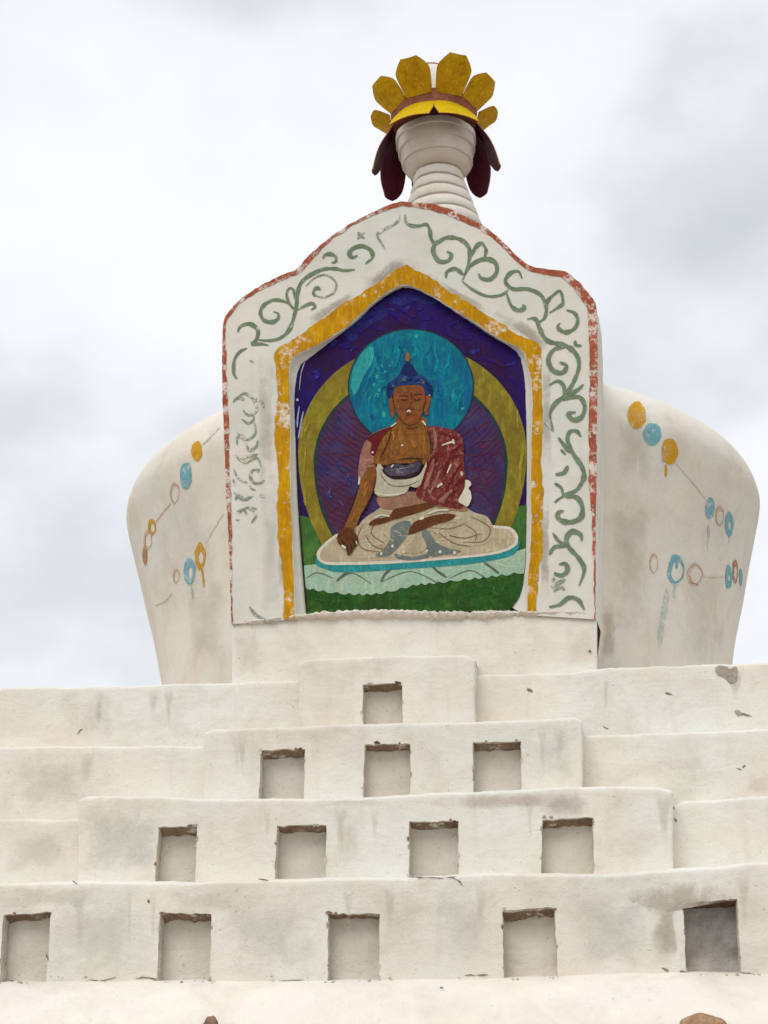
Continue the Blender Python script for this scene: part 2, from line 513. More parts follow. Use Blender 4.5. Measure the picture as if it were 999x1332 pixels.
# ------------------------------------------------------------------ ground
V, F = [], []
for i in range(61):
    for j in range(61):
        def g(k):
            u = (k - 30) / 30
            return math.copysign(abs(u) ** 3, u) * 1500 + u * 20
        x, y = g(i), g(j)
        d = math.hypot(x, y - YC)
        V.append((x, y + YC, 0.0 + max(0, d - 12) * 0.002 * noise.noise(Vector((x * 0.02, y * 0.02, 0))) - (0.0)))
for i in range(60):
    for j in range(60):
        a = i * 61 + j
        F.append((a, a + 61, a + 62, a + 1))
mt, t, b, out = new_mat('dry_earth')
c = ramp(t, tex(t, 0.35, 8, 0.65), [(0.3, (0.30, 0.25, 0.185)), (0.7, (0.42, 0.36, 0.28))])
c = mixc(t, ramp(t, tex(t, 9, 5), [(0.5, 0.0), (0.7, 0.5)]), c, (0.22, 0.18, 0.14))
t.links.new(c, b.inputs['Base Color'])
b.inputs['Roughness'].default_value = 0.95
bump(t, b, tex(t, 14, 6), 0.8, 0.03)
M['earth'] = mt
gr = build('ground', V, F, 'earth')
gr['kind'] = 'structure'

# ------------------------------------------------------------------ stepped base


def wob(p):
    return 0.012 * nz(p, 1.1, 3.0) + 0.005 * nz(p, 4.2, 9.0) + 0.0022 * nz(p, 13.0, 5.0)


RR = 0.017
NDEP = 0.09


def block(name, Yf, top, bot, xl, xr, parent, niches=(), step=7.0, side=0.3, depth=0.5, mat='plaster', lip=1.0):
    """front of one terrace: a wobbling plastered face with rounded upper edge, side returns and recessed niches"""
    tf, bf = lerp_poly(top), lerp_poly(bot)
    mpp = (Yf - CAM.y) / FPX * 1.02
    rpx = RR / mpp
    # column stops: (x at the niche top, x at the niche bottom, in-niche id, soffit height)
    cols = []

    def fill(a, b, inside):
        n = max(2, int(round((b[0] - a[0]) / step)))
        for k in range(n):
            f = k / n
            cols.append((a[0] + (b[0] - a[0]) * f, a[1] + (b[1] - a[1]) * f, a[2] + (b[2] - a[2]) * f, inside))

    stops = [((xl, xl, None), -1)]
    for k, (lt, rt, lb, rb, yl, yr) in enumerate(niches):
        stops.append(((lt, lb, yl), k))
        stops.append(((rt, rb, yr), -1))
    stops.append(((xr, xr, None), None))
    known = [s[0] for s in stops if s[0][2] is not None]

    def fix(s):
        if s[2] is not None:
            return s
        if known:
            return (s[0], s[1], (known[0] if s[0] <= known[0][0] else known[-1])[2])
        return (s[0], s[1], (tf(s[0]) + bf(s[0])) / 2)

    for (s, k), (s2, _) in zip(stops, stops[1:]):
        a, b2 = fix(s), fix(s2)
        if k == -1 and s[2] is None:      # left end: extra columns for the rounded arris
            for e in (0, 0.12, 0.45):
                cols.append((a[0] + e * rpx, a[1] + e * rpx, a[2], -1))
            a = (a[0] + rpx, a[1] + rpx, a[2])
        if s2[2] is None:
            b2 = (b2[0] - rpx, b2[1] - rpx, b2[2])
        fill(a, b2, k)
    e = fix(stops[-1][0])
    for q in (1.0, 0.45, 0.12, 0.0):
        cols.append((e[0] - q * rpx, e[1] - q * rpx, e[2], -1))
    rows = []
    nb, ntop = 12, 8
    for j in range(nb + 1):
        rows.append(('b', j / nb))
    for j in range(1, ntop + 1):
        rows.append(('t', j / ntop))
    for q in (0.5, 0.15, 0.0):
        rows.append(('r', q))

    nc, nr = len(cols), len(rows)
    P = []
    rx = max(xr - xl, 1)
    for i, (xt, xb, yn, inside) in enumerate(cols):
        line = []
        for j, (kind, v) in enumerate(rows):
            jit = noise.noise(Vector((xt * 0.05, j * 0.45, Yf * 9))) * 0.9 + noise.noise(Vector((xt * 0.3, j * 0.9, Yf * 5))) * 0.5
            if kind == 'b':
                yb = bf(xt)
                py = yb + (yn - yb) * v
                px = xb + (xt - xb) * v
                if len(niches):
                    px += jit * 1.3
                    if j == nb:
                        py += noise.noise(Vector((xt * 0.18, 3.3, Yf * 7))) * 2.0 + noise.noise(Vector((xt * 0.6, 1.3, Yf * 7))) * 1.0
            else:
                px = xt
                yt = tf(xt) + (noise.noise(Vector((xt * 0.022, Yf * 11, 1))) * 1.6 + noise.noise(Vector((xt * 0.11, Yf * 11, 4))) * 0.9) * lip
                y1 = yt + rpx
                py = yn + (y1 - yn) * v if kind == 't' else yt + v * rpx
            p = at(px, py, Yf)
            dt = 1.0 if kind != 'r' else v
            dx = min(1.0, (xt - xl) / rpx, (xr - xt) / rpx)
            off = max(RR * (1 - math.sqrt(max(0, 1 - (1 - min(dt, 1)) ** 2))), RR * (1 - math.sqrt(max(0, 1 - (1 - max(dx, 0)) ** 2))))
            p.y += wob(p) + off
            line.append(p)
        P.append(line)
    V, F = [], []
    idx = [[0] * nr for _ in range(nc)]
    for i in range(nc):
        for j in range(nr):
            idx[i][j] = len(V)
            V.append(P[i][j])
    for i in range(nc - 1):
        for j in range(nr - 1):
            if cols[i][3] is not None and cols[i][3] >= 0 and j < nb:
                continue
            F.append((idx[i][j], idx[i + 1][j], idx[i + 1][j + 1], idx[i][j + 1]))
    # top running back, side returns
    back = []
    for i in range(nc):
        p = P[i][-1].copy()
        q1 = p + Vector((0, 0.05, 0.010))
        q2 = p.copy()
        q2.y = Yf + depth
        q2.z += 0.03
        back.append((len(V), len(V) + 1))
        V += [q1, q2]
    for i in range(nc - 1):
        F.append((idx[i][-1], idx[i + 1][-1], back[i + 1][0], back[i][0]))
        F.append((back[i][0], back[i + 1][0], back[i + 1][1], back[i][1]))
    for i, flip in ((0, True), (nc - 1, False)):
        sb = []
        for j in range(nr):
            q = P[i][j].copy()
            q.y = Yf + side
            sb.append(len(V))
            V.append(q)
        for j in range(nr - 1):
            f = (idx[i][j], sb[j], sb[j + 1], idx[i][j + 1])
            F.append(f[::-1] if not flip else (idx[i][j], idx[i][j + 1], sb[j + 1], sb[j])[::-1])
    o = build(name, V, F, mat, parent, sharp=50)
    # niches
    for k, nn in enumerate(niches):
        ids = [i for i in range(nc) if cols[i][3] == k]
        ids.append(ids[-1] + 1)
        V, F, fm = [], [], []
        dep = NDEP + 0.012 * noise.noise(Vector((k * 3.1, Yf * 4, 0)))
        g = []
        for i in ids:
            ln = []
            for j in range(nb + 1):
                p = P[i][j].copy()
                q = p.copy()
                if j >= nb - 2:
                    fall = 0.030 + 0.014 * noise.noise(Vector((p.x * 9, k, Yf * 5))) + 0.008 * noise.noise(Vector((p.x * 30, k, Yf * 5)))
                    fall *= 0.7 + 0.6 * (0.5 + 0.5 * math.sin(k * 2.4 + Yf * 31))
                    q.z -= fall * (1.0 if j == nb else (0.62 if j == nb - 1 else 0.3))
                q.y = Yf + dep + 0.010 * nz(p, 7.0, k) + 0.004 * nz(p, 25.0, k)
                ln.append(len(V))
                V.append(q)
            g.append(ln)
        special = name == 'terrace' and k == len(niches) - 1
        bm_, rm, sm_ = 0, 1, 2
        for a in range(len(ids) - 1):
            for j in range(nb):
                F.append((g[a][j], g[a + 1][j], g[a + 1][j + 1], g[a][j + 1]))
                fm.append(bm_)
        edges = [('L', [(ids[0], j) for j in range(nb + 1)]), ('T', [(i, nb) for i in ids]), ('R', [(ids[-1], j) for j in range(nb, -1, -1)])]
        for which, ed in edges:
            ring = []
            for (i, j) in ed:
                a = ids.index(i)
                p = P[i][j]
                mid = p.copy()
                mid.y = p.y + 0.016
                inn = Vector((0.004 if which == 'L' else (-0.004 if which == 'R' else 0), 0, -0.004 if which == 'T' else 0))
                mid += inn + Vector((0.003 * nz(p, 30), 0, 0.004 * nz(p, 26, 2)))
                m2 = p.lerp(V[g[a][j]], 0.6) + inn + Vector((0.004 * nz(p, 22, 4), 0, 0.006 * nz(p, 20, 7)))
                r = []
                for w in (p.copy(), mid, m2):
                    r.append(len(V))
                    V.append(w)
                r.append(g[a][j])
                ring.append(r)
            for r, r2 in zip(ring, ring[1:]):
                for q in range(3):
                    F.append((r[q], r2[q], r2[q + 1], r[q + 1]))
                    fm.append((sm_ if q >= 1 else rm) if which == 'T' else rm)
        mats = ['concrete', 'reveal', 'dark_clay'] if special else ['mortar', 'reveal', 'clay']  # back, side reveals, and a soffit band coloured darker than both
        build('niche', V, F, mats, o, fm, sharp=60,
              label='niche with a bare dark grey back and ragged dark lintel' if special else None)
    return o


def half(Yf, py):
    w = YC - Yf
    return px_for_x(AX - w, py, Yf), px_for_x(AX + w, py, Yf)


def shift(pts, d):
    return [(x, y + d) for x, y in pts]


T4_top = [(-300, 1152), (0, 1150), (110, 1147), (250, 1148), (420, 1143), (560, 1141), (640, 1136), (720, 1137), (800, 1138), (880, 1131), (999, 1122), (1300, 1112)]
T4_bot = [(-300, 1279), (0, 1279), (200, 1277), (430, 1277), (650, 1274), (800, 1268), (890, 1266), (999, 1268), (1300, 1268)]
T3_ctop = [(100, 1041), (112, 1036), (200, 1036), (262, 1040), (400, 1040), (470, 1037), (560, 1032), (620, 1030), (720, 1025), (800, 1024), (860, 1024), (876, 1030)]
T3_mtop = [(-300, 1072), (0, 1066), (100, 1065), (400, 1060), (875, 1051), (890, 1043), (940, 1040), (999, 1036), (1300, 1025)]
T2_ctop = [(264, 954), (276, 948), (380, 946), (440, 942), (560, 940), (620, 939), (700, 936), (748, 933), (758, 938)]
T2_mtop = [(-300, 977), (0, 971), (130, 970), (265, 970), (757, 957), (800, 956), (900, 952), (999, 948), (1300, 936)]
T1_ctop = [(388, 862), (398, 857), (420, 856), (500, 853), (560, 852), (605, 851), (618, 858)]
T1_mtop = [(-300, 905), (0, 896), (60, 893), (130, 893), (205, 889), (300, 888), (388, 884), (617, 878), (650, 877), (740, 875), (770, 870), (850, 866), (950, 863), (999, 862), (1300, 850)]

l, r_ = half(0, 1200)
block('terrace', 0.0, T4_top, shift(T4_bot, 14), l, r_, STUPA, [
    (4, 66, -1, 59, 1190, 1186), (208, 275, 203, 273, 1188, 1188), (427, 494, 426, 493, 1188, 1188),
    (653, 722, 656, 726, 1186, 1181), (888, 959, 894, 965, 1174, 1170)], side=6.6, depth=0.6)
l, r_ = half(0.38, 1090)
block('terrace', 0.38, T3_mtop, shift(T4_top, 30), l, r_, STUPA, side=5.8, depth=0.6)
block('stepped_block', 0.24, T3_ctop, shift(T4_top, 24), 100, 876, STUPA, [
    (206, 256, 200, 253, 1076, 1075), (361, 425, 356, 423, 1074, 1073), (532, 596, 532, 596, 1069, 1068), (705, 772, 703, 773, 1066, 1063)], side=0.3, depth=0.5)
l, r_ = half(0.62, 1000)
block('terrace', 0.62, T2_mtop, shift(T3_mtop, 30), l, r_, STUPA, side=5.3, depth=0.6)
block('stepped_block', 0.48, T2_ctop, shift(T3_ctop, 24), 264, 758, STUPA, [
    (339, 397, 336, 395, 976, 974), (474, 534, 472, 534, 968, 967), (615, 678, 616, 678, 965, 964)], side=0.3, depth=0.5)
l, r_ = half(0.86, 900)
block('terrace', 0.86, T1_mtop, shift(T2_mtop, 30), l, r_, STUPA, side=4.9, depth=3.0)
block('stepped_block', 0.72, T1_ctop, shift(T2_ctop, 24), 388, 618, STUPA, [
    (472, 523, 471, 524, 891, 887)], side=0.3, depth=0.4)

# plinth: weathered, sloping shoulder below the lowest terrace
V, F = [], []
bf = lerp_poly(T4_bot)
l, r_ = half(-0.3, 1290)
prof = [(0.12, 0.012), (0.0, 0.004), (-0.02, -0.004), (-0.06, -0.016), (-0.10, -0.035), (-0.15, -0.064), (-0.20, -0.098), (-0.25, -0.14), (-0.30, -0.19), (-0.34, -0.25),
        (-0.37, -0.33), (-0.385, -0.45), (-0.40, -0.7), (-0.41, -1.1), (-0.42, None)]
nx = 190
for i in range(nx + 1):
    px = l + (r_ - l) * i / nx
    p0 = at(px, bf(px) + noise.noise(Vector((px * 0.03, 0, 4))) * 1.5, 0.0)
    for (y, dz) in prof:
        p = Vector((p0.x, y, 0.0 if dz is None else max(0.05, p0.z + dz)))
        if dz is not None and y < 0:
            p.y += 0.5 * wob(p * 1.2) + 0.004 * nz(p, 9, 2)
            p.z += 0.012 * nz(p, 2.4, 6) + 0.005 * nz(p, 8, 1)
        V.append(p)
k = len(prof)
for i in range(nx):
    for j in range(k - 1):
        a = i * k + j
        F.append((a, a + 1, a + k + 1, a + k))
# returns down both sides
for i in (0, nx):
    s0 = len(V)
    for j in range(k):
        q = Vector(V[i * k + j])
        q.y = 7.2
        V.append(q)
    for j in range(k - 1):
        F.append((i * k + j, i * k + j + 1, s0 + j + 1, s0 + j))
PLINTH = build('plinth', V, F, 'plaster_bright', STUPA, sharp=60)

# ------------------------------------------------------------------ dome
MPPA = (at(577, 660, YC) - at(576, 660, YC)).length


def zax(py):
    return at(576, py, YC).z


dome_px = [(1010, 330), (930, 348), (880, 358), (840, 367), (797, 379), (760, 389), (725, 399), (705, 405), (690, 408), (679, 407), (668, 403.5), (657, 397), (646, 387), (635, 373), (624, 353),
           (614, 326), (604, 290), (594, 245), (584, 190), (570, 140), (545, 120), (500, 114), (380, 108)]
DC = 0.98
dome_prof = cat([(zax(y), r * MPPA * DC) for y, r in dome_px], 3)


def dome_r(z):
    for (z1, r1), (z2, r2) in zip(dome_prof, dome_prof[1:]):
        if z1 <= z <= z2:
            return r1 + (r2 - r1) * (z - z1) / max(z2 - z1, 1e-9)
    return 0.0


def dome_w(a, z):
    v = Vector((math.cos(a) * 2, math.sin(a) * 2, z))
    return 0.012 * noise.noise(v * 0.9) + 0.004 * noise.noise(v * 3.0)


V, F = [], []
na = 160
for (z, r) in dome_prof:
    for i in range(na):
        a = 2 * math.pi * i / na
        rr = r + dome_w(a, z)
        V.append((AX + rr * math.cos(a), YC + rr * math.sin(a), z))
for j in range(len(dome_prof) - 1):
    for i in range(na):
        i2 = (i + 1) % na
        F.append((j * na + i, j * na + i2, (j + 1) * na + i2, (j + 1) * na + i))
V.append((AX, YC, dome_prof[-1][0]))
for i in range(na):
    F.append(((len(dome_prof) - 1) * na + i, (len(dome_prof) - 1) * na + (i + 1) % na, len(V) - 1))
DOME = build('dome', V, F, 'plaster_dome', STUPA, sharp=60)


def dome_hit(px, py, lift=0.004):
    d = ray(px, py).normalized()
    t0, prev = 6.0, None
    while t0 < 14:
        p = CAM + d * t0
        rho = math.hypot(p.x - AX, p.y - YC)
        a = math.atan2(p.y - YC, p.x - AX)
        s = rho - dome_r(p.z) - dome_w(a, p.z) - lift
        if s < 0 and prev is not None and prev > 0:
            return p
        prev = s
        t0 += 0.004
    return None


def dome_dab(name, cx, cy, rx, ry, mat, hole=None, rot=0.0, n=40):
    """a painted bead (or ring) following the curve of the dome"""
    V, F = [], []
    ca, sa = math.cos(rot), math.sin(rot)
    rings = [0.0, 0.4, 0.75, 1.0] if hole is None else [hole, (hole + 1) / 2, 1.0]
    ok = True
    for k, q in enumerate(rings):
        for i in range(n):
            a = 2 * math.pi * i / n
            w = 1 + 0.14 * noise.noise(Vector((math.cos(a) * 1.1 + cx, math.sin(a) * 1.5 + cy, k * 0.1))) + 0.08 * noise.noise(Vector((math.cos(a) * 4 + cx, math.sin(a) * 4 + cy, k * 0.1)))
            ex, ey = rx * q * w * math.cos(a), ry * q * w * math.sin(a)
            if hole is not None and k == 0:
                ex += rx * 0.16
                ey += ry * 0.10
            p = dome_hit(cx + ex * ca - ey * sa, cy + ex * sa + ey * ca)
            if p is None:
                ok = False
                p = Vector((AX, YC, 3))
            V.append(p)
    if not ok:
        print('MISSED', name, cx, cy)
        return
    for k in range(len(rings) - 1):
        for i in range(n):
            i2 = (i + 1) % n
            F.append((k * n + i, k * n + i2, (k + 1) * n + i2, (k + 1) * n + i))
    build(name, V, F, mat, DOME, sharp=0)


def ribbon(pts, w0, w1=None, taper=True, n=5, jitter=0.12, wmid=None):
    """outline-free strip in pixel space: list of (left, right) pairs"""
    c = cat(pts, n)
    out = []
    L = len(c)
    for i, (x, y) in enumerate(c):
        a, b2 = c[max(i - 1, 0)], c[min(i + 1, L - 1)]
        dx, dy = b2[0] - a[0], b2[1] - a[1]
        d = math.hypot(dx, dy) or 1
        t = i / (L - 1)
        w = w0 + ((w1 if w1 is not None else w0) - w0) * t
        if taper:
            w *= min(1.0, 0.35 + 3.2 * min(t, 1 - t))
        w *= 1 + jitter * 2 * noise.noise(Vector((x * 0.12, y * 0.12, 2)))
        nx_, ny_ = -dy / d * w / 2, dx / d * w / 2
        out.append(((x + nx_, y + ny_), (x - nx_, y - ny_)))
    return out


def strip(name, pairs, place, mat, parent):
    V, F = [], []
    for a, b2 in pairs:
        m_ = ((a[0] + b2[0]) / 2, (a[1] + b2[1]) / 2)
        for q in (a, m_, b2):
            p = place(*q)
            if p is None:
                return None
            V.append(p)
    for i in range(len(pairs) - 1):
        for k2 in (0, 1):
            a = i * 3 + k2
            F.append((a, a + 1, a + 4, a + 3))
    return build(name, V, F, mat, parent, sharp=0)


def zoomer(x0, y0, s):
    return lambda pts: [(x0 + x / s, y0 + y / s) for x, y in pts]


# painted strings of beads on the two flanks of the dome
E1 = zoomer(150, 500, 3.329)
E2 = zoomer(770, 480, 3.17)


def dab(Z, s, x, y, rx, ry, mat, hole=None, rot=0.0, name='painted_bead'):
    (cx, cy), = Z([(x, y)])
    dome_dab(name, cx, cy, rx / s, ry / s, mat, hole, rot)


def dline(Z, pts, w, mat, name='painted_string', taper=True):
    strip(name, ribbon(Z(pts), w, taper=taper), lambda x, y: dome_hit(x, y, 0.003), mat, DOME)


dab(E1, 3.329, 352, 290, 24, 42, 'bead_yellow')
dab(E1, 3.329, 305, 395, 27, 58, 'bead_blue')
dab(E1, 3.329, 255, 470, 20, 46, 'bead_pink', 0.80)
dab(E1, 3.329, 158, 618, 17, 34, 'bead_yellow', 0.55)
dab(E1, 3.329, 140, 672, 18, 42, 'bead_pink', 0.72)
dab(E1, 3.329, 127, 738, 10, 44, 'bead_brown')
dab(E1, 3.329, 366, 745, 23, 58, 'bead_yellow', 0.45)
dab(E1, 3.329, 321, 808, 26, 58, 'bead_blue', 0.40)
dab(E1, 3.329, 152, 1012, 10, 44, 'bead_brown', rot=-0.08)
dab(E1, 3.329, 262, 830, 14, 34, 'bead_pink', 0.7)
dline(E1, [(452, 185), (400, 240), (370, 268)], 1.6, 'string')
dline(E1, [(240, 515), (210, 550), (176, 596)], 1.6, 'bead_pink')
dline(E1, [(470, 560), (430, 620), (392, 690)], 1.4, 'string')
dline(E1, [(372, 790), (380, 840), (384, 880)], 2.6, 'bead_yellow')
dline(E1, [(328, 860), (332, 900), (334, 930)], 2.0, 'blue_drip')
dline(E1, [(170, 960), (215, 940), (245, 905)], 1.6, 'string')

dab(E2, 3.17, 186, 190, 37, 56, 'bead_yellow', 0.0 if False else None)
dab(E2, 3.17, 208, 192, 15, 22, 'bead_pink')
dab(E2, 3.17, 250, 268, 37, 48, 'bead_blue')
dab(E2, 3.17, 322, 340, 33, 53, 'bead_yellow')
dab(E2, 3.17, 300, 352, 11, 30, 'bead_pink', rot=0.2)
dab(E2, 3.17, 487, 575, 20, 46, 'bead_blue')
dab(E2, 3.17, 527, 606, 18, 42, 'bead_pink', 0.75)
dab(E2, 3.17, 567, 640, 17, 50, 'bead_blue', 0.35)
dab(E2, 3.17, 255, 802, 17, 42, 'bead_pink', 0.82)
dab(E2, 3.17, 347, 828, 33, 62, 'bead_blue', 0.70)
dab(E2, 3.17, 350, 800, 6, 24, 'bead_blue')
dab(E2, 3.17, 425, 845, 31, 46, 'bead_pink', 0.80)
dab(E2, 3.17, 565, 858, 14, 48, 'bead_blue', 0.3)
dab(E2, 3.17, 592, 835, 11, 50, 'bead_brown', 0.55)
dab(E2, 3.17, 615, 858, 7, 36, 'bead_blue')
dline(E2, [(340, 385), (400, 450), (468, 535)], 1.5, 'string')
dline(E2, [(400, 840), (412, 880), (440, 892)], 2.6, 'bead_brown')
dline(E2, [(450, 856), (500, 860), (545, 858)], 1.4, 'string')
dline(E2, [(305, 395), (306, 420), (304, 445)], 3.2, 'bead_yellow')
dline(E2, [(570, 680), (566, 715)], 2.4, 'blue_drip')
dline(E2, [(345, 885), (342, 920), (340, 950)], 4.5, 'blue_drip')
dline(E2, [(312, 900), (300, 990), (285, 1080), (280, 1150)], 7.0, 'blue_drip')
dline(E2, [(480, 640), (482, 690), (478, 740)], 3.0, 'blue_drip')

# ------------------------------------------------------------------ gable frame round the mural
YG = 0.97


def gw(p):
    return 0.008 * nz(p, 1.6, 12.0) + 0.003 * nz(p, 4.5, 2.0)


def face(px, py, lift=0.0):
    p = at(px, py, YG)
    p.y += gw(p) - lift
    return p


outer_seg = [
    [(301, 812), (299, 760), (297, 700), (293, 620), (291, 560), (289, 490), (289, 432)],
    [(289, 432), (292, 414), (302, 399), (318, 385), (338, 372), (360, 361), (374, 354), (384, 351), (400, 334), (428, 310), (455, 292), (485, 276), (505, 267), (521, 262)],
    [(521, 262), (548, 264), (580, 270), (602, 280), (630, 295), (652, 312), (672, 333), (690, 346), (712, 350), (732, 352), (745, 359), (762, 377), (774, 393), (777, 410)],
    [(777, 410), (778, 470), (777, 540), (776, 620), (775, 700), (775, 760), (775, 806)]]
open_seg = [
    [(385, 806), (383, 760), (380, 690), (378, 623), (378, 540), (377, 500), (377, 480)],
    [(377, 480), (380, 469), (388, 461), (410, 451), (428, 441), (448, 428), (466, 413), (480, 399), (493, 388), (508, 378), (523, 371)],
    [(523, 371), (535, 372), (558, 383), (586, 400), (613, 417), (641, 436), (662, 447), (674, 452), (682, 460)],
    [(682, 460), (689, 490), (692, 528), (690, 600), (690, 695), (686, 760), (685, 800)]]
yel_seg = [
    [(369, 806), (368, 760), (362, 700), (361, 623), (358, 560), (360, 510), (357, 470)],
    [(357, 470), (358, 461), (370, 449), (395, 433), (437, 401), (464, 386), (492, 367), (512, 353), (530, 344)],
    [(530, 344), (552, 357), (586, 380), (613, 397), (641, 414), (674, 436), (696, 445), (703, 450)],
    [(703, 450), (706, 528), (704, 596), (706, 695), (701, 750), (698, 800)]]
CNT = [60, 56, 56, 60]


def line_of(segs):
    out = []
    for s, n in zip(segs, CNT):
        r = resample(cat(s, 5), n)
        out += r if not out else r[1:]
    return out


OUT, OPN, YEL = line_of(outer_seg), line_of(open_seg), line_of(yel_seg)
OUT = [(x + 1.1 * noise.noise(Vector((x * 0.11, y * 0.11, 1))) + 0.5 * noise.noise(Vector((x * 0.5, y * 0.5, 1))),
        y + 1.3 * noise.noise(Vector((x * 0.10, y * 0.10, 7))) + 0.6 * noise.noise(Vector((x * 0.5, y * 0.5, 7)))) for x, y in OUT]
OPN = [(x + 0.8 * noise.noise(Vector((x * 0.12, y * 0.12, 3))), y + 0.8 * noise.noise(Vector((x * 0.12, y * 0.12, 5)))) for x, y in OPN]
nU = len(OUT)
rows_ = 22
V, F, fm = [], [], []
for (a, b2) in zip(OPN, OUT):
    for k in range(rows_ + 1):
        f = k / rows_
        p = face(a[0] + (b2[0] - a[0]) * f, a[1] + (b2[1] - a[1]) * f)
        V.append(p)
k = rows_ + 1
for i in range(nU - 1):
    for j in range(rows_):
        a = i * k + j
        F.append((a, a + 1, a + k + 1, a + k)[::-1])
        fm.append(0)
# thickness running back into the dome
dep = [(0.012, 0.004, 1), (0.05, 0.010, 1), (0.09, 0.012, 0), (0.30, 0.03, 0), (1.5, 0.03, 0)]
ctr = at(534, 640, YG)
prev = [i * k + rows_ for i in range(nU)]
for (dy, grow, mi) in dep:
    cur = []
    for i in range(nU):
        p = Vector(V[i * k + rows_])
        t = i / (nU - 1)
        right = 1.0 if t > 0.74 else 0.0
        d = (p - ctr)
        d.y = 0
        d.normalize()
        gx = grow * (1.75 if right else 0.25)
        p += Vector((d.x * gx, dy, d.z * grow * 0.2))
        if mi:
            p += Vector((0.003 * nz(p, 40), 0, 0.005 * nz(p, 30)))
        cur.append(len(V))
        V.append(p)
    for i in range(nU - 1):
        F.append((prev[i], cur[i], cur[i + 1], prev[i + 1])[::-1])
        fm.append(1 if mi and 0.27 < i / nU < 0.73 else 0)
    prev = cur
FRAME = build('gable_frame', V, F, ['plaster_frame', 'orange_band'], STUPA, fm, sharp=50)


def band(name, A, B, lift, mat, wj=1.2, n=4):
    V, F = [], []
    for i, (a, b2) in enumerate(zip(A, B)):
        d = math.hypot(b2[0] - a[0], b2[1] - a[1]) or 1
        ja = wj * 0.3 * noise.noise(Vector((i * 0.33, 1, lift * 900)))
        jb = wj * (noise.noise(Vector((i * 0.13, 4, lift * 900))) + 0.8 * noise.noise(Vector((i * 0.55, 7, lift * 900))))
        for q in range(n + 1):
            f = q / n
            s = ja * (1 - f) + jb * f
            x = a[0] + (b2[0] - a[0]) * f + (b2[0] - a[0]) / d * s
            y = a[1] + (b2[1] - a[1]) * f + (b2[1] - a[1]) / d * s
            V.append(face(x, y, lift))
    k = n + 1
    for i in range(len(A) - 1):
        for q in range(n):
            a = i * k + q
            F.append((a, a + 1, a + k + 1, a + k))
    return build(name, V, F, mat, FRAME, sharp=0)


def toward(A, B, w):
    out = []
    for i, (a, b2) in enumerate(zip(A, B)):
        d = math.hypot(b2[0] - a[0], b2[1] - a[1])
        ww = w(i / (len(A) - 1))
        out.append((a[0] + (b2[0] - a[0]) * ww / d, a[1] + (b2[1] - a[1]) * ww / d))
    return out


band('yellow_border', toward(OPN, OUT, lambda t: 1.0), YEL, 0.0035, 'yellow_band', 3.2)
wfun = lerp_poly([(0, 2), (0.06, 4), (0.14, 7), (0.24, 7), (0.27, 3), (0.33, 6), (0.38, 8), (0.42, 3.5), (0.48, 5), (0.52, 8), (0.56, 8), (0.62, 5), (0.68, 10), (0.74, 13), (0.80, 12), (0.88, 10), (0.93, 4), (1, 2)])
band('orange_border', toward(OUT, OPN, lambda t: 0.3), toward(OUT, OPN, wfun), 0.0035, 'orange_band', 2.0)

# ------------------------------------------------------------------ reveal and sill
YM = YG + 0.05
mural_seg = [
    [(399, 808), (395, 755), (391, 715), (387, 640), (384, 560), (383, 515), (386, 490)],
    [(386, 490), (391, 475), (405, 464), (428, 446), (446, 432), (467, 415.5), (481, 401.5), (494, 390.5), (509, 380.5), (524, 373.5)],
    [(524, 373.5), (546, 377), (566, 387), (588, 403), (614, 420), (641, 438), (660, 449), (670, 456), (677, 466)],
    [(677, 466), (682, 492), (684, 530), (685, 600), (684, 700), (681, 752), (676, 774), (666, 790)]]
MUR = line_of(mural_seg)
MUR = [(x + 0.7 * noise.noise(Vector((x * 0.2, y * 0.2, 3))), y + 0.7 * noise.noise(Vector((x * 0.2, y * 0.2, 5)))) for x, y in MUR]
V, F = [], []
for i, (a, b2) in enumerate(zip(OPN, MUR)):
    p, q = face(*a), at(b2[0], b2[1], YM)
    mid = p.lerp(q, 0.25)
    mid.y = p.y + 0.03
    mid += Vector((0.003 * nz(p, 20), 0, 0.003 * nz(p, 22, 3)))
    V += [p, mid, q + Vector((0, 0.004, 0))]
for i in range(nU - 1):
    for q in (0, 1):
        a = i * 3 + q
        F.append((a, a + 1, a + 4, a + 3))
build('niche_reveal', V, F, 'plaster_frame', STUPA, sharp=60)

# slab below the frame and its rough sill
block('gable_base', YG + 0.008, [(299, 806), (400, 803), (520, 799), (640, 799), (777, 796)], [(290, 930), (790, 915)], 301, 777, STUPA, side=0.6, depth=0.09, mat='plaster', lip=0.4)
V, F = [], []
sl = lerp_poly([(300, 808), (340, 806), (380, 800), (420, 797), (470, 794), (520, 794), (560, 796), (620, 796), (690, 795), (777, 795)])
nx = 300
for i in range(nx + 1):
    px = 301 + 475 * i / nx
    e = min(1.0, i / 20, (nx - i) / 20)
    f1 = noise.noise(Vector((px * 0.05, 0, 0)))
    f2 = noise.noise(Vector((px * 0.21, 3, 0)))
    mid = math.exp(-((px - 530) / 140.0) ** 4)
    hgt = 4.0 + 6.0 * mid + 2.5 * f1 + 1.5 * f2
    pr = max(0.008, 0.014 + 0.014 * mid + 0.012 * f1 + 0.008 * f2) * max(e, 0.3)
    y0 = sl(px) + 1.6 * f2
    for k_, (dy, dpy) in enumerate(((YM - YG + 0.02, -2), (0.02, -1.2), (-pr * 0.5, -0.5), (-pr, hgt * 0.3), (-pr * 0.8, hgt * 0.65), (-pr * 0.5, hgt * 0.85), (0.03, hgt + 2))):
        f3 = noise.noise(Vector((px * 0.16, k_ * 1.7, 3))) + 0.6 * noise.noise(Vector((px * 0.5, k_ * 2.3, 7)))
        p = at(px, y0 + dpy + 1.5 * f3, YG)
        p.y = YG + 0.004 + dy + 0.009 * f3 * (0.4 + mid)
        V.append(p)
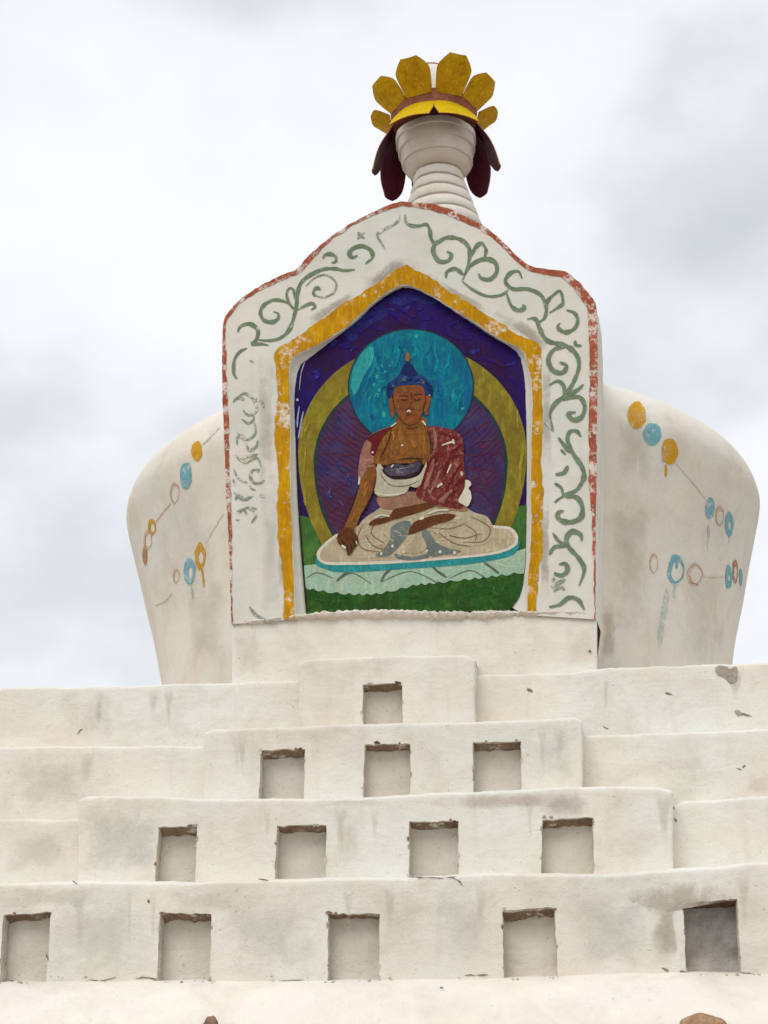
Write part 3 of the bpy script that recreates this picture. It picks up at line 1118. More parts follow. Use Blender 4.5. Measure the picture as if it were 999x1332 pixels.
for i in range(nx):
    for j in range(6):
        a = i * 7 + j
        F.append((a, a + 1, a + 8, a + 7))
build('sill', V, F, 'sill', STUPA, sharp=40)

# ------------------------------------------------------------------ scrollwork on the frame
ZA = zoomer(270, 250, 3.6)
ZB = zoomer(530, 250, 3.6)
ZC = zoomer(270, 540, 3.6)
ZD = zoomer(530, 540, 3.6)


SC = [0]


def scroll(Z, pts, w=3.4, mat='scroll', w1=None):
    SC[0] += 1
    up_ = 0.003 + SC[0] * 0.00003
    strip('scroll_stroke', ribbon(Z(pts), w * 1.18, w1, jitter=0.3), lambda x, y: face(x, y, up_), mat, FRAME)


for pts, w in [
    ([(690, 362), (640, 366), (600, 358), (545, 360), (490, 382), (440, 420), (422, 470), (416, 530), (402, 592), (380, 648), (335, 686), (280, 696), (235, 692)], 4.2),
    ([(740, 335), (772, 305), (762, 270), (722, 253), (682, 264), (664, 288), (680, 306), (702, 296)], 4.6),
    ([(542, 312), (548, 296), (575, 290), (600, 303), (600, 325), (580, 330)], 3.4),
    ([(404, 548), (372, 516), (312, 504), (266, 528), (248, 562), (262, 598), (300, 609), (330, 592), (330, 568), (308, 560)], 3.8),
    ([(388, 524), (370, 486), (380, 452), (402, 456), (406, 500)], 3.0),
    ([(505, 488), (495, 468), (510, 448), (530, 456)], 3.8),
    ([(420, 552), (455, 532), (488, 520), (504, 536), (484, 552)], 3.0),
    ([(142, 656), (156, 628), (200, 618), (236, 648), (230, 690), (208, 712), (250, 712), (285, 718)], 3.8),
    ([(186, 732), (150, 750), (126, 790), (124, 850), (140, 876)], 3.2),
]:
    scroll(ZA, pts, w)
for pts, w in [
    ([(460, 440), (505, 398), (560, 388), (602, 425), (590, 470), (540, 492), (500, 480)], 2.2),
    ([(120, 985), (142, 964), (172, 972)], 3.2), ([(224, 968), (254, 984), (264, 1010)], 3.0), ([(160, 1062), (190, 1082), (216, 1064), (210, 1040)], 2.6),
    ([(138, 1184), (140, 1150), (170, 1142), (182, 1178), (196, 1208), (226, 1192), (236, 1160)], 3.0), ([(148, 1256), (182, 1232)], 2.2),
    ([(902, 108), (884, 144), (806, 188), (796, 210), (816, 240), (832, 268)], 2.6), ([(926, 104), (928, 138), (950, 158), (984, 162)], 3.0),
    ([(704, 188), (716, 206), (736, 216)], 3.0), ([(736, 188), (716, 206), (702, 220)], 2.6), ([(196, 788), (208, 794), (216, 800)], 2.0),
]:
    scroll(ZA, pts, w, 'scroll_faint')
for pts, w in [
    ([(246, 256), (212, 258), (200, 286), (216, 316), (246, 318), (266, 304)], 3.0), ([(128, 396), (146, 376), (166, 384)], 2.8), ([(246, 374), (268, 382)], 2.6),
    ([(138, 452), (168, 440), (184, 468)], 2.6), ([(134, 492), (150, 486)], 2.2), ([(196, 330), (206, 344), (226, 352)], 2.0), ([(120, 300), (128, 330)], 1.8),
    ([(196, 898), (230, 938), (288, 966), (344, 952)], 3.4), ([(226, 250), (238, 268)], 2.2), ([(210, 430), (232, 440)], 1.8), ([(160, 205), (200, 190), (236, 182)], 2.0),
]:
    scroll(ZC, pts, w, 'scroll_faint')
for pts, w in [
    ([(6, 150), (50, 160), (88, 152), (104, 176), (112, 220), (134, 240), (180, 214), (238, 218), (282, 250), (292, 298), (276, 368), (258, 414)], 3.8),
    ([(140, 226), (120, 272), (146, 322), (190, 322), (206, 294), (184, 278)], 4.4),
    ([(300, 300), (318, 262), (346, 240), (368, 272), (360, 308)], 3.6),
    ([(266, 386), (302, 340), (360, 314), (410, 330), (418, 374), (388, 408), (346, 404), (334, 382)], 4.6),
    ([(180, 402), (186, 372), (226, 360), (262, 388)], 4.0),
    ([(256, 418), (310, 460), (376, 488), (440, 482), (474, 456)], 2.8),
    ([(536, 406), (520, 372), (482, 380), (458, 418), (494, 454), (560, 454), (622, 480), (648, 530), (646, 580), (618, 606), (580, 590)], 3.8),
    ([(462, 470), (486, 532), (520, 554), (548, 542), (538, 528)], 3.8),
    ([(646, 568), (656, 512), (686, 480), (716, 464), (728, 518), (704, 540), (664, 566)], 3.4),
    ([(744, 552), (782, 566), (798, 600), (780, 640), (738, 656), (704, 634), (716, 612)], 3.8),
    ([(560, 596), (600, 592), (620, 640), (656, 696), (740, 718), (788, 756), (804, 810), (782, 880), (742, 948), (692, 990), (668, 1040), (682, 1112)], 4.6),
    ([(744, 724), (688, 736), (660, 782), (678, 832), (724, 846), (746, 812), (712, 798)], 4.8),
    ([(816, 720), (786, 714), (788, 694)], 3.2),
    ([(664, 904), (704, 884), (732, 908), (742, 952), (796, 926), (824, 900)], 4.0),
    ([(728, 976), (800, 958), (830, 1000), (816, 1052), (776, 1066), (754, 1038), (788, 1030)], 4.6),
]:
    scroll(ZB, pts, w)
for pts, w in [
    ([(812, 100), (792, 74), (760, 78), (750, 120), (780, 186), (816, 238), (826, 290), (792, 350), (732, 378), (688, 410)], 4.8),
    ([(706, 104), (730, 136), (760, 176)], 3.6), ([(692, 278), (732, 270), (752, 236)], 3.8), ([(688, 320), (720, 340), (728, 378)], 3.4),
    ([(742, 386), (790, 384), (818, 426), (812, 480), (762, 502), (712, 490), (704, 460), (732, 448)], 5.2),
    ([(816, 592), (810, 560), (770, 546), (744, 580), (756, 620), (800, 668), (828, 724), (804, 800)], 5.0),
    ([(680, 552), (710, 592), (752, 612)], 3.6), ([(664, 656), (690, 618), (742, 618)], 3.4), ([(710, 700), (742, 698), (748, 732), (720, 752), (686, 742)], 4.2),
    ([(664, 900), (712, 888), (756, 856), (800, 866), (828, 912)], 4.4), ([(716, 160), (742, 184)], 2.4),
]:
    scroll(ZD, pts, w)
for pts, w in [([(672, 806), (700, 790), (740, 770)], 4.0), ([(684, 826), (716, 806), (736, 820)], 3.4), ([(676, 780), (690, 764)], 3.0), ([(640, 30), (662, 52), (684, 74)], 2.4)]:
    scroll(ZD, pts, w, 'scroll_faint')

for pts, w in [([(306, 520), (318, 512), (330, 520), (334, 534), (324, 540), (316, 534)], 2.6), ([(308, 562), (320, 572), (332, 564), (331, 549)], 2.4), ([(306, 592), (318, 601), (334, 595), (340, 607)], 2.4),
               ([(304, 640), (316, 650), (330, 644)], 2.2), ([(311, 668), (322, 660), (333, 669), (327, 680)], 2.2), ([(304, 610), (310, 622), (322, 628)], 2.0)]:
    scroll(zoomer(0, 0, 1), pts, w, 'scroll_faint')

# ------------------------------------------------------------------ the mural
LV = 0.0011
ZM = zoomer(360, 360, 2.854)
ZH = zoomer(430, 420, 4.757)
ZL = zoomer(400, 590, 3.33)
ZF = zoomer(480, 450, 8.325)
ZT = zoomer(450, 540, 5.55)
bottom = [(658, 800), (640, 806), (600, 808), (560, 808), (510, 808), (450, 808)]
MURAL = polygon('mural', [at(x, y, YM) for x, y in MUR + bottom], 'night', STUPA)
MURAL['label'] = 'mural of a seated Buddha on a lotus seat'
import_clip = [(x, y) for x, y in MUR + bottom]


def hull(P):
    P = sorted(set(P))
    def half_(Q):
        h = []
        for p in Q:
            while len(h) > 1 and (h[-1][0] - h[-2][0]) * (p[1] - h[-2][1]) - (h[-1][1] - h[-2][1]) * (p[0] - h[-2][0]) <= 0:
                h.pop()
            h.append(p)
        return h[:-1]
    return half_(P) + half_(P[::-1])


HULL = hull(import_clip)


def clip_poly(pts):
    """keep painted shapes inside the wall opening"""
    out = pts
    for a, b2 in zip(HULL, HULL[1:] + HULL[:1]):
        def sd_(p):
            return (b2[0] - a[0]) * (p[1] - a[1]) - (b2[1] - a[1]) * (p[0] - a[0])
        new = []
        for p, q in zip(out, out[1:] + out[:1]):
            dp, dq = sd_(p), sd_(q)
            if dp >= 0:
                new.append(p)
            if (dp > 0 > dq) or (dp < 0 < dq):
                f = dp / (dp - dq)
                new.append((p[0] + (q[0] - p[0]) * f, p[1] + (q[1] - p[1]) * f))
        out = new
    clean = [p for k, p in enumerate(out) if math.hypot(p[0] - out[k - 1][0], p[1] - out[k - 1][1]) > 0.05]
    return clean


TICK = [0]


def tick(step):
    """each coat of paint lies a hair above the last, so no two share a plane"""
    TICK[0] += 1
    return (TICK[0] % 47) * step


def blob(name, Z, pts, mat, lev, sm=True, jit=0.35):
    lev += tick(0.01)
    q = Z(pts)
    if sm:
        q = cat(q, 4, True)
    q = [(x + jit * noise.noise(Vector((x * 0.35, y * 0.35, lev))), y + jit * noise.noise(Vector((x * 0.35, y * 0.35, lev + 9)))) for x, y in q]
    q = clip_poly(q)
    return polygon(name, [at(x, y, YM - LV * lev) for x, y in q], mat, MURAL)


def mark(name, Z, pts, w, mat, lev, taper=True):
    lev += 0.48 + tick(0.01)
    strip(name, ribbon(Z(pts), w, taper=taper, jitter=0.2), lambda x, y: at(x, y, YM - LV * lev), mat, MURAL)


def egg(cx, cy, rx, up, dn, n=90, a0=0):
    return [(cx + rx * math.cos(a), cy - (up if math.sin(a) > 0 else dn) * math.sin(a)) for a in [2 * math.pi * k / n for k in range(n)]]


# lighter blue brushed over the peak
blob('painted_cloud', ZM, [(250, 210), (300, 160), (370, 110), (430, 70), (500, 52), (560, 66), (600, 92), (560, 104), (520, 92), (460, 110), (400, 150), (330, 190), (280, 240)], 'sky_blue', 1, jit=1.0)
blob('painted_hill', ZM, [(60, 880), (150, 900), (300, 960), (500, 1000), (700, 960), (860, 860), (960, 840), (960, 1100), (960, 1290), (500, 1290), (60, 1290), (50, 1100)], 'green_light', 2, sm=False)
blob('painted_aureole', ZM, egg(503, 650, 424, 400, 560), 'olive', 3, sm=False)
blob('aureole_edge', ZM, egg(497, 690, 360, 330, 458), 'aureole_edge', 4, sm=False)
blob('aureole_disc', ZM, egg(497, 692, 348, 320, 446), 'disc', 5, sm=False)
# rays scratched in the disc
for k in range(26):
    a = math.radians(-52 + 284 * k / 25)
    ca, sa = math.cos(a), -math.sin(a)
    rx, ry = 338, 312 if sa < 0 else 400
    if abs(ca) < 0.42 and sa < 0:
        continue
    pts = []
    for q in range(6):
        f = 0.62 + 0.36 * q / 5
        wv = 5 * math.sin(q * 2.2 + k)
        pts.append((497 + rx * f * ca - sa * wv, 680 + ry * f * sa + ca * wv))
    if all(p[1] < 900 for p in pts):
        mark('painted_ray', ZM, pts, 0.9, 'robe_red' if k % 3 else 'bowl', 6)
blob('halo_outline', ZM, egg(498, 405, 234, 213, 230), 'aureole_edge', 7, sm=False)
blob('painted_halo', ZM, egg(498, 405, 229, 208, 225), 'halo', 8, sm=False)
blob('halo_highlight', ZM, [(276, 400), (282, 350), (310, 290), (350, 258), (362, 276), (352, 322), (322, 372), (306, 412), (286, 440)], 'halo_light', 9, jit=1.2)
for (x, y, r) in [(372, 370, 7), (360, 400, 7), (380, 420, 8), (372, 440, 9), (398, 510, 10), (402, 352, 6), (388, 330, 6), (420, 330, 5), (690, 490, 6), (520, 222, 7)]:
    blob('halo_dab', ZM, egg(x, y, r * 0.8, r, r, 10), 'halo_light', 9, jit=1.0)
# seat: cushion, rim, lotus, grass
blob('painted_grass', ZM, [(60, 1130), (150, 1120), (300, 1120), (500, 1110), (700, 1100), (930, 1080), (960, 1100), (960, 1290), (700, 1290), (400, 1290), (60, 1290)], 'green', 5, sm=False)
sc = []
for k in range(115):
    x = 104 + (922 - 104) * k / 114
    u = k / 114
    y = 1155 + 24 * math.sin(math.pi * min(1, u * 2.0)) - 58 * max(0, (u - 0.33) / 0.67) ** 1.2
    sc.append((x, y + 9 * abs(math.sin(u * math.pi * 21 + 0.8 * math.sin(u * 23))) - 5))
blob('lotus_seat', ZM, [(90, 1074), (150, 1066), (250, 1090), (500, 1076), (700, 1056), (850, 1030), (925, 1008), (925, 1090)] + sc[::-1] + [(100, 1120)], 'lotus', 7, sm=False)
for pts in ([(278, 1088), (250, 1104), (222, 1130)], [(426, 1084), (404, 1102), (386, 1132)], [(578, 1076), (600, 1096), (632, 1116)], [(768, 1060), (792, 1076), (826, 1102)]):
    mark('petal_line', ZM, pts, 3.0, 'lotus_line', 8)
for pts in ([(110, 1120), (150, 1098), (210, 1120)], [(222, 1132), (280, 1100), (350, 1140)], [(386, 1134), (500, 1094), (620, 1150)], [(640, 1120), (720, 1090), (790, 1130)]):
    mark('petal_line', ZM, pts, 1.2, 'lotus_line', 8)
blob('seat_rim', ZM, [(146, 1044), (170, 1058), (250, 1066), (400, 1060), (600, 1045), (800, 1025), (875, 995), (893, 970), (902, 988), (892, 1018), (850, 1042), (700, 1068), (500, 1083), (250, 1098), (172, 1082), (146, 1068)], 'teal', 9)
blob('cushion_edge', ZM, [(148, 1034), (160, 1006), (205, 966), (240, 948), (400, 900), (640, 900), (800, 922), (862, 928), (890, 950), (896, 976), (880, 1004), (800, 1032), (600, 1052), (400, 1066), (220, 1070), (166, 1062)], 'white_paint', 10)
blob('cushion', ZM, [(160, 1034), (172, 1008), (212, 974), (245, 956), (400, 910), (640, 910), (800, 932), (856, 938), (878, 956), (884, 976), (866, 998), (796, 1022), (600, 1042), (400, 1054), (220, 1058), (172, 1052)], 'cloth', 11)
# figure
blob('painted_legs', ZM, [(262, 1040), (280, 990), (300, 934), (322, 900), (372, 866), (400, 850), (480, 862), (600, 840), (690, 850), (730, 874), (780, 890), (802, 930), (806, 968), (770, 992), (690, 1006), (640, 1030), (500, 1046), (400, 1040), (330, 1046)], 'cloth', 12)
for pts in ([(320, 920), (300, 970), (320, 1010), (380, 1020)], [(720, 890), (790, 930), (770, 980), (690, 985)], [(380, 900), (350, 950), (400, 990)], [(600, 950), (660, 990), (720, 1000)], [(700, 920), (740, 950), (735, 985)],
            [(330, 960), (360, 1000), (420, 1015)], [(560, 930), (640, 935), (700, 915)], [(640, 960), (700, 970), (760, 950)]):
    mark('fold_line', ZM, pts, 1.3, 'fold', 13)
blob('robe_trim', ZM, [(425, 930), (462, 908), (494, 908), (498, 935), (476, 972), (446, 1010), (415, 1036), (366, 1036), (398, 1008), (422, 970)], 'trim', 13)
blob('robe_trim', ZM, [(540, 945), (562, 938), (592, 985), (640, 1008), (684, 1020), (622, 1032), (570, 1036), (548, 1000)], 'trim', 13)
blob('robe_trim', ZM, [(440, 1028), (500, 1040), (570, 1026), (560, 1042), (500, 1052), (446, 1044)], 'trim', 13)
blob('robe_panel', ZM, [(484, 966), (512, 956), (538, 962), (556, 1006), (516, 1026), (462, 1012)], 'cloth', 14)
for (x, y) in [(430, 1000), (388, 1028), (556, 1018), (606, 1020), (660, 1024), (470, 1020)]:
    blob('white_dab', ZM, egg(x, y, 5, 6, 6, 8), 'white_paint', 15, jit=0.8)
blob('painted_waist', ZM, [(378, 812), (480, 798), (545, 800), (600, 800), (690, 840), (706, 870), (640, 866), (560, 850), (450, 864), (386, 856)], 'waist', 14)
blob('painted_torso', ZM, [(432, 548), (456, 520), (545, 520), (558, 552), (570, 600), (577, 642), (552, 696), (480, 692), (400, 700), (356, 684), (372, 622), (400, 576)], 'skin', 14)
blob('painted_robe', ZM, [(562, 556), (620, 560), (668, 576), (692, 612), (694, 680), (700, 740), (706, 790), (690, 856), (640, 856), (560, 836), (516, 806), (543, 742), (560, 692), (580, 642), (572, 600)], 'robe', 16)
for pts, w in [([(690, 620), (650, 650), (600, 660), (570, 690), (552, 740), (530, 790)], 4.5), ([(684, 660), (640, 680), (620, 740), (586, 790)], 3.6), ([(600, 580), (640, 590), (670, 606)], 3.2), ([(700, 740), (670, 770), (640, 790)], 4.6), ([(660, 690), (655, 740), (626, 800)], 3.0), ([(690, 690), (664, 726), (650, 770)], 3.0)]:
    mark('robe_fold', ZM, pts, w, 'robe_red', 17)
for pts, w in [([(584, 676), (568, 730), (548, 790)], 5.0), ([(640, 800), (620, 820), (600, 836)], 5.0), ([(610, 700), (590, 760), (566, 806)], 3.0), ([(582, 560), (590, 610), (584, 640)], 4.0)]:
    mark('robe_fold', ZM, pts, w, 'sleeve', 17)
for pts, w in [([(612, 626), (640, 616), (660, 612)], 3.2), ([(654, 602), (658, 622)], 3.0), ([(648, 694), (640, 712), (632, 730)], 2.6), ([(684, 722), (688, 738)], 4.0), ([(596, 782), (604, 772)], 4.0), ([(606, 774), (614, 766)], 4.0)]:
    mark('white_dab', ZM, pts, w * 0.7, 'white_paint', 18)
blob('white_tassel', ZM, [(700, 755), (716, 758), (722, 772), (712, 784), (720, 800), (722, 826), (708, 852), (692, 846), (674, 832), (686, 806), (698, 782)], 'white_paint', 18)
blob('painted_sleeve', ZM, [(318, 634), (336, 600), (372, 574), (432, 553), (402, 582), (378, 620), (360, 672), (364, 700), (334, 738), (308, 776), (302, 728), (308, 676)], 'sleeve', 16)
blob('painted_shoulder', ZM, [(336, 602), (372, 576), (430, 556), (404, 580), (380, 618), (362, 664), (346, 650), (352, 620)], 'robe_red', 17)
blob('painted_arm', ZM, [(362, 690), (372, 736), (362, 790), (338, 840), (312, 884), (290, 934), (250, 946), (260, 906), (284, 850), (304, 790), (320, 742), (342, 706)], 'skin', 17)
blob('painted_hand', ZM, [(224, 966), (238, 938), (274, 930), (290, 948), (303, 972), (300, 994), (286, 1010), (277, 1026), (264, 1034), (258, 1012), (244, 1000), (228, 988)], 'skin_dark', 18)
for pts in ([(250, 985), (262, 1006), (268, 1030)], [(262, 975), (276, 1000), (278, 1020)], [(276, 968), (292, 990), (290, 1004)], [(238, 975), (248, 992), (250, 1002)]):
    mark('finger_line', ZM, pts, 1.1, 'ink', 19)
mark('white_dab', ZM, [(240, 996), (256, 1008)], 3.0, 'white_paint', 19)
mark('white_dab', ZM, [(294, 980), (298, 994)], 1.6, 'white_paint', 19)
blob('painted_undercloth', ZM, [(373, 698), (402, 716), (430, 748), (480, 752), (530, 734), (556, 688), (548, 752), (520, 782), (494, 778), (482, 798), (432, 816), (364, 804)], 'cloth_grey', 17)
mark('white_dab', ZT, [(215, 560), (300, 578), (430, 560)], 2.4, 'white_paint', 18)
mark('fold_line', ZM, [(382, 730), (420, 772), (480, 776), (530, 756)], 1.2, 'fold', 18)
blob('alms_bowl', ZM, [(392, 716), (428, 692), (480, 698), (536, 682), (534, 716), (502, 744), (440, 752), (410, 740)], 'ink', 19)
blob('bowl_side', ZM, [(400, 716), (430, 696), (480, 700), (530, 688), (528, 712), (500, 738), (446, 744), (414, 734)], 'bowl', 20)
mark('white_dab', ZT, [(325, 376), (345, 356)], 2.2, 'white_paint', 21)
mark('bowl_line', ZT, [(310, 400), (400, 385), (500, 365)], 1.2, 'trim', 21)
mark('bowl_line', ZT, [(330, 440), (420, 440), (520, 405)], 1.4, 'ink', 21)
blob('painted_foot', ZM, [(420, 884), (440, 862), (500, 850), (580, 834), (590, 848), (545, 868), (484, 888), (430, 902), (390, 916), (343, 922), (358, 902), (398, 894)], 'skin_dark', 16)
blob('painted_foot', ZM, [(488, 952), (508, 912), (560, 892), (620, 880), (664, 884), (642, 904), (580, 922), (530, 944), (496, 956)], 'skin_dark', 16)
mark('white_dab', ZM, [(530, 900), (546, 892)], 3.4, 'white_paint', 17)
mark('white_dab', ZM, [(560, 880), (600, 866), (640, 866)], 2.4, 'white_paint', 17)
mark('white_dab', ZM, [(360, 896), (390, 884), (420, 890)], 2.2, 'white_paint', 17)
mark('white_dab', ZM, [(308, 742), (304, 772)], 2.2, 'white_paint', 18)
mark('fold_line', ZM, [(312, 716), (340, 706), (360, 700)], 1.4, 'fold', 18)
# head
blob('painted_ear', ZF, [(215, 560), (240, 545), (262, 590), (272, 680), (270, 740), (250, 780), (232, 740), (222, 650)], 'skin_face', 15)
blob('painted_ear', ZF, [(605, 560), (625, 535), (668, 540), (662, 620), (640, 690), (640, 740), (606, 740), (596, 650)], 'skin_face', 15)
blob('painted_neck', ZF, [(300, 770), (420, 760), (560, 770), (600, 860), (640, 930), (440, 960), (240, 940), (300, 850)], 'skin', 15)
blob('painted_hair', ZF, [(196, 520), (206, 430), (250, 370), (310, 330), (350, 250), (380, 190), (420, 165), (462, 200), (500, 260), (540, 310), (610, 340), (660, 400), (688, 480), (672, 540), (610, 520), (560, 430), (430, 420), (300, 440), (262, 520), (230, 560)], 'hair', 16)
blob('topknot', ZF, [(350, 300), (370, 240), (400, 180), (420, 166), (450, 190), (490, 240), (520, 310), (440, 330)], 'hair_dark', 17)
blob('hair_edge', ZF, [(192, 540), (198, 440), (222, 400), (236, 450), (230, 560)], 'hair_dark', 17)
blob('hair_edge', ZF, [(640, 430), (680, 430), (690, 500), (672, 545), (640, 500)], 'hair_dark', 17)
blob('painted_face', ZF, [(264, 510), (300, 445), (430, 425), (560, 430), (604, 500), (608, 600), (592, 680), (558, 770), (500, 838), (450, 856), (390, 842), (326, 776), (280, 690), (262, 600)], 'skin_face', 17)
blob('face_light', ZF, [(290, 600), (330, 600), (400, 640), (400, 700), (340, 690), (300, 650)], 'skin', 18)
blob('face_light', ZF, [(500, 620), (560, 600), (590, 620), (560, 690), (500, 680)], 'skin', 18)
blob('face_light', ZF, [(290, 470), (420, 445), (440, 490), (330, 510)], 'skin', 18)
blob('flame_jewel', ZF, [(398, 150), (396, 110), (414, 66), (436, 90), (440, 130), (424, 166)], 'flame', 18)
for pts, w in [([(320, 545), (370, 535), (430, 545)], 1.5), ([(480, 530), (540, 520), (580, 530)], 1.5), ([(335, 575), (380, 585), (420, 572)], 1.7), ([(480, 575), (520, 585), (560, 568)], 1.7),
               ([(450, 500), (462, 580), (440, 660)], 1.0), ([(400, 690), (440, 668), (490, 690)], 1.4), ([(400, 745), (440, 735), (480, 750)], 1.2), ([(284, 696), (328, 778), (392, 844), (450, 858), (502, 840), (560, 770), (592, 690)], 0.8),
               ([(262, 520), (264, 600), (292, 690)], 0.9), ([(606, 520), (608, 600), (582, 690)], 1.2), ([(400, 880), (470, 892), (540, 872)], 1.2)]:
    mark('face_line', ZF, pts, w * 0.8, 'face_brown', 19)
for pts, w in [([(412, 712), (432, 700), (450, 716)], 2.6), ([(236, 876), (270, 850), (296, 830)], 2.2), ([(576, 806), (596, 832), (616, 862)], 2.6), ([(648, 530), (664, 536)], 2.0)]:
    mark('white_dab', ZF, pts, w * 0.7, 'white_paint', 20)
rnd = random.Random(3)
for k in range(46):
    a = rnd.uniform(0, math.pi)
    rr = rnd.uniform(0.8, 1.0)
    x = 445 + 225 * rr * math.cos(a)
    y = 470 - 130 * rr * math.sin(a) * (0.85 + 0.1 * rnd.random())
    mark('hair_curl', ZF, [(x - 12, y + 8), (x, y - 8), (x + 14, y + 6)], 1.1, 'trim' if k % 4 == 0 else ('hair_dark' if k % 2 else 'hair'), 19)
mark('white_dab', ZT, [(398, 222), (414, 212)], 2.6, 'white_paint', 17)
mark('white_dab', ZT, [(186, 272), (198, 264)], 3.0, 'white_paint', 18)
for pts in ([(330, 100), (300, 200), (240, 320)], [(590, 110), (612, 200), (610, 290)], [(120, 190), (170, 160), (250, 110)], [(380, 320), (480, 310), (560, 320)]):
    mark('outline', ZT, pts, 1.2, 'ink', 18)
mark('outline', ZM, [(300, 785), (280, 850), (254, 915)], 1.2, 'ink', 18)
mark('outline', ZM, [(368, 745), (352, 810), (318, 880)], 1.2, 'ink', 18)
# dry-brush strokes worked over the flat tones


def pip(poly, x, y):
    c_ = False
    for (x1, y1), (x2, y2) in zip(poly, poly[1:] + poly[:1]):
        if (y1 > y) != (y2 > y) and x < (x2 - x1) * (y - y1) / (y2 - y1) + x1:
            c_ = not c_
    return c_


def brush(poly, tone, ground, count, ang, length, width, lev, seed, curve=0.3):
    key = 'dry_' + str(tone)
    M[key] = paint('dry_brush_paint', col(*tone, KM), tuple(v * 0.85 for v in col(*tone, KM)), 14, 0.62, 0.7, st=(1, 1, 0.6), ground=col(*ground, KM), wear_scale=16, amount=0.95, grime=0.3)
    rn = random.Random(seed)
    xs, ys = [p[0] for p in poly], [p[1] for p in poly]
    done = tries = 0
    while done < count and tries < 900:
        tries += 1
        x, y = rn.uniform(min(xs), max(xs)), rn.uniform(min(ys), max(ys))
        a = math.radians(ang + rn.uniform(-22, 22))
        L_ = length * rn.uniform(0.6, 1.3)
        cv = rn.uniform(-curve, curve) * L_
        pts = [(x + math.cos(a) * L_ * t - math.sin(a) * cv * t * (1 - t) * 2, y + math.sin(a) * L_ * t + math.cos(a) * cv * t * (1 - t) * 2) for t in (0, 0.33, 0.66, 1)]
        if all(pip(poly, *p) for p in pts):
            mark('brush_stroke', ZM, pts, width * rn.uniform(0.6, 1.4), key, lev)
            done += 1


CHEST = [(432, 560), (545, 540), (570, 610), (560, 670), (420, 682), (380, 660), (400, 590)]
brush(CHEST, (168, 118, 48), (138, 84, 30), 12, 80, 46, 2.4, 15, 1)
brush(CHEST, (98, 56, 26), (132, 80, 30), 8, 70, 36, 1.4, 15, 2)
ROBE = [(590, 570), (664, 582), (688, 640), (694, 760), (680, 840), (580, 830), (540, 800), (566, 700), (592, 640)]
brush(ROBE, (154, 104, 92), (112, 44, 44), 14, 112, 60, 2.6, 17, 3)
brush(ROBE, (66, 16, 22), (108, 42, 42), 9, 115, 60, 1.6, 17, 4)
LEGS = [(330, 920), (400, 880), (500, 880), (620, 860), (730, 886), (795, 930), (780, 985), (640, 1010), (400, 1030), (300, 1030), (300, 970)]
brush(LEGS, (204, 196, 172), (172, 162, 136), 14, 160, 60, 2.2, 12.5, 5)
brush(LEGS, (140, 118, 96), (172, 162, 136), 12, 20, 60, 1.4, 12.5, 6)
NIGHT_A = [(90, 330), (200, 220), (350, 120), (500, 60), (640, 110), (800, 220), (900, 300), (905, 460), (800, 330), (720, 290), (640, 210), (500, 180), (370, 210), (280, 300), (150, 400), (95, 480)]
brush(NIGHT_A, (60, 64, 140), (34, 14, 98), 16, -30, 46, 4.0, 2, 7)
brush(NIGHT_A, (62, 16, 54), (34, 14, 98), 16, 25, 56, 5.0, 2, 8)
HALO = [(300, 400), (340, 290), (430, 220), (560, 215), (660, 280), (715, 400), (690, 500), (600, 540), (600, 440), (560, 370), (440, 370), (410, 450), (420, 560), (330, 520)]
brush(HALO, (24, 146, 146), (4, 112, 136), 20, 88, 60, 3.4, 10, 9)
brush(HALO, (0, 72, 120), (4, 106, 136), 18, 92, 70, 3.0, 10, 10)
LOTUS = [(110, 1084), (250, 1100), (500, 1086), (700, 1070), (900, 1030), (900, 1080), (700, 1110), (500, 1136), (300, 1140), (130, 1126)]
brush(LOTUS, (188, 198, 176), (152, 178, 156), 12, -6, 50, 2.4, 7.5, 11)
brush(LOTUS, (112, 160, 150), (152, 178, 156), 10, -60, 28, 2.0, 7.5, 12)
GRASS = [(120, 1180), (300, 1190), (500, 1180), (700, 1150), (890, 1130), (880, 1200), (700, 1220), (120, 1225)]
brush(GRASS, (70, 112, 40), (38, 84, 30), 12, -70, 26, 2.4, 6, 13)
brush(GRASS, (26, 54, 24), (38, 84, 30), 12, -10, 50, 2.6, 6, 14)
for sg, sd_ in ((1, 15), (-1, 16)):
    OL = [(503 + sg * x, y) for x, y in [(368, 480), (396, 600), (396, 760), (372, 860), (400, 860), (416, 760), (416, 600), (390, 480)]]
    brush(OL, (164, 156, 62), (132, 120, 38), 8, 90, 80, 2.4, 5.5, sd_, 0.05)
ARM = [(358, 700), (364, 740), (350, 800), (322, 850), (286, 925), (262, 935), (290, 850), (312, 790), (330, 740)]
brush(ARM, (164, 110, 48), (136, 82, 30), 5, 115, 44, 1.8, 17.5, 17)
DISC = [(180, 560), (250, 490), (300, 580), (300, 760), (250, 900), (190, 880), (160, 720)]
brush(DISC, (82, 84, 134), (44, 32, 88), 12, 70, 50, 2.2, 6, 18)
brush([(990 - x, y) for x, y in DISC], (96, 34, 66), (52, 24, 78), 14, 70, 60, 2.0, 6, 19)

# white brush drags on the left of the sky and chipped plaster near the corners
for pts, w in [([(98, 500), (90, 545), (80, 600)], 2.0), ([(84, 480), (78, 520), (76, 560)], 1.8), ([(75, 452), (78, 462)], 3.0), ([(106, 310), (90, 360), (84, 420)], 1.2)]:
    mark('brush_drag', ZM, pts, w, 'light_stroke', 4)
mark('dark_edge', ZM, [(72, 640), (80, 820), (92, 1000), (106, 1180), (112, 1236)], 2.2, 'ink', 9)

# ------------------------------------------------------------------ cracks, bare patches and crumbs on the whitewash
Z1 = zoomer(0, 840, 1.998)
Z2 = zoomer(499, 840, 1.998)


def wall(Yf, lift):
    def f(x, y):
        p = at(x, y, Yf)
        p.y += wob(p) - lift
        return p
    return f


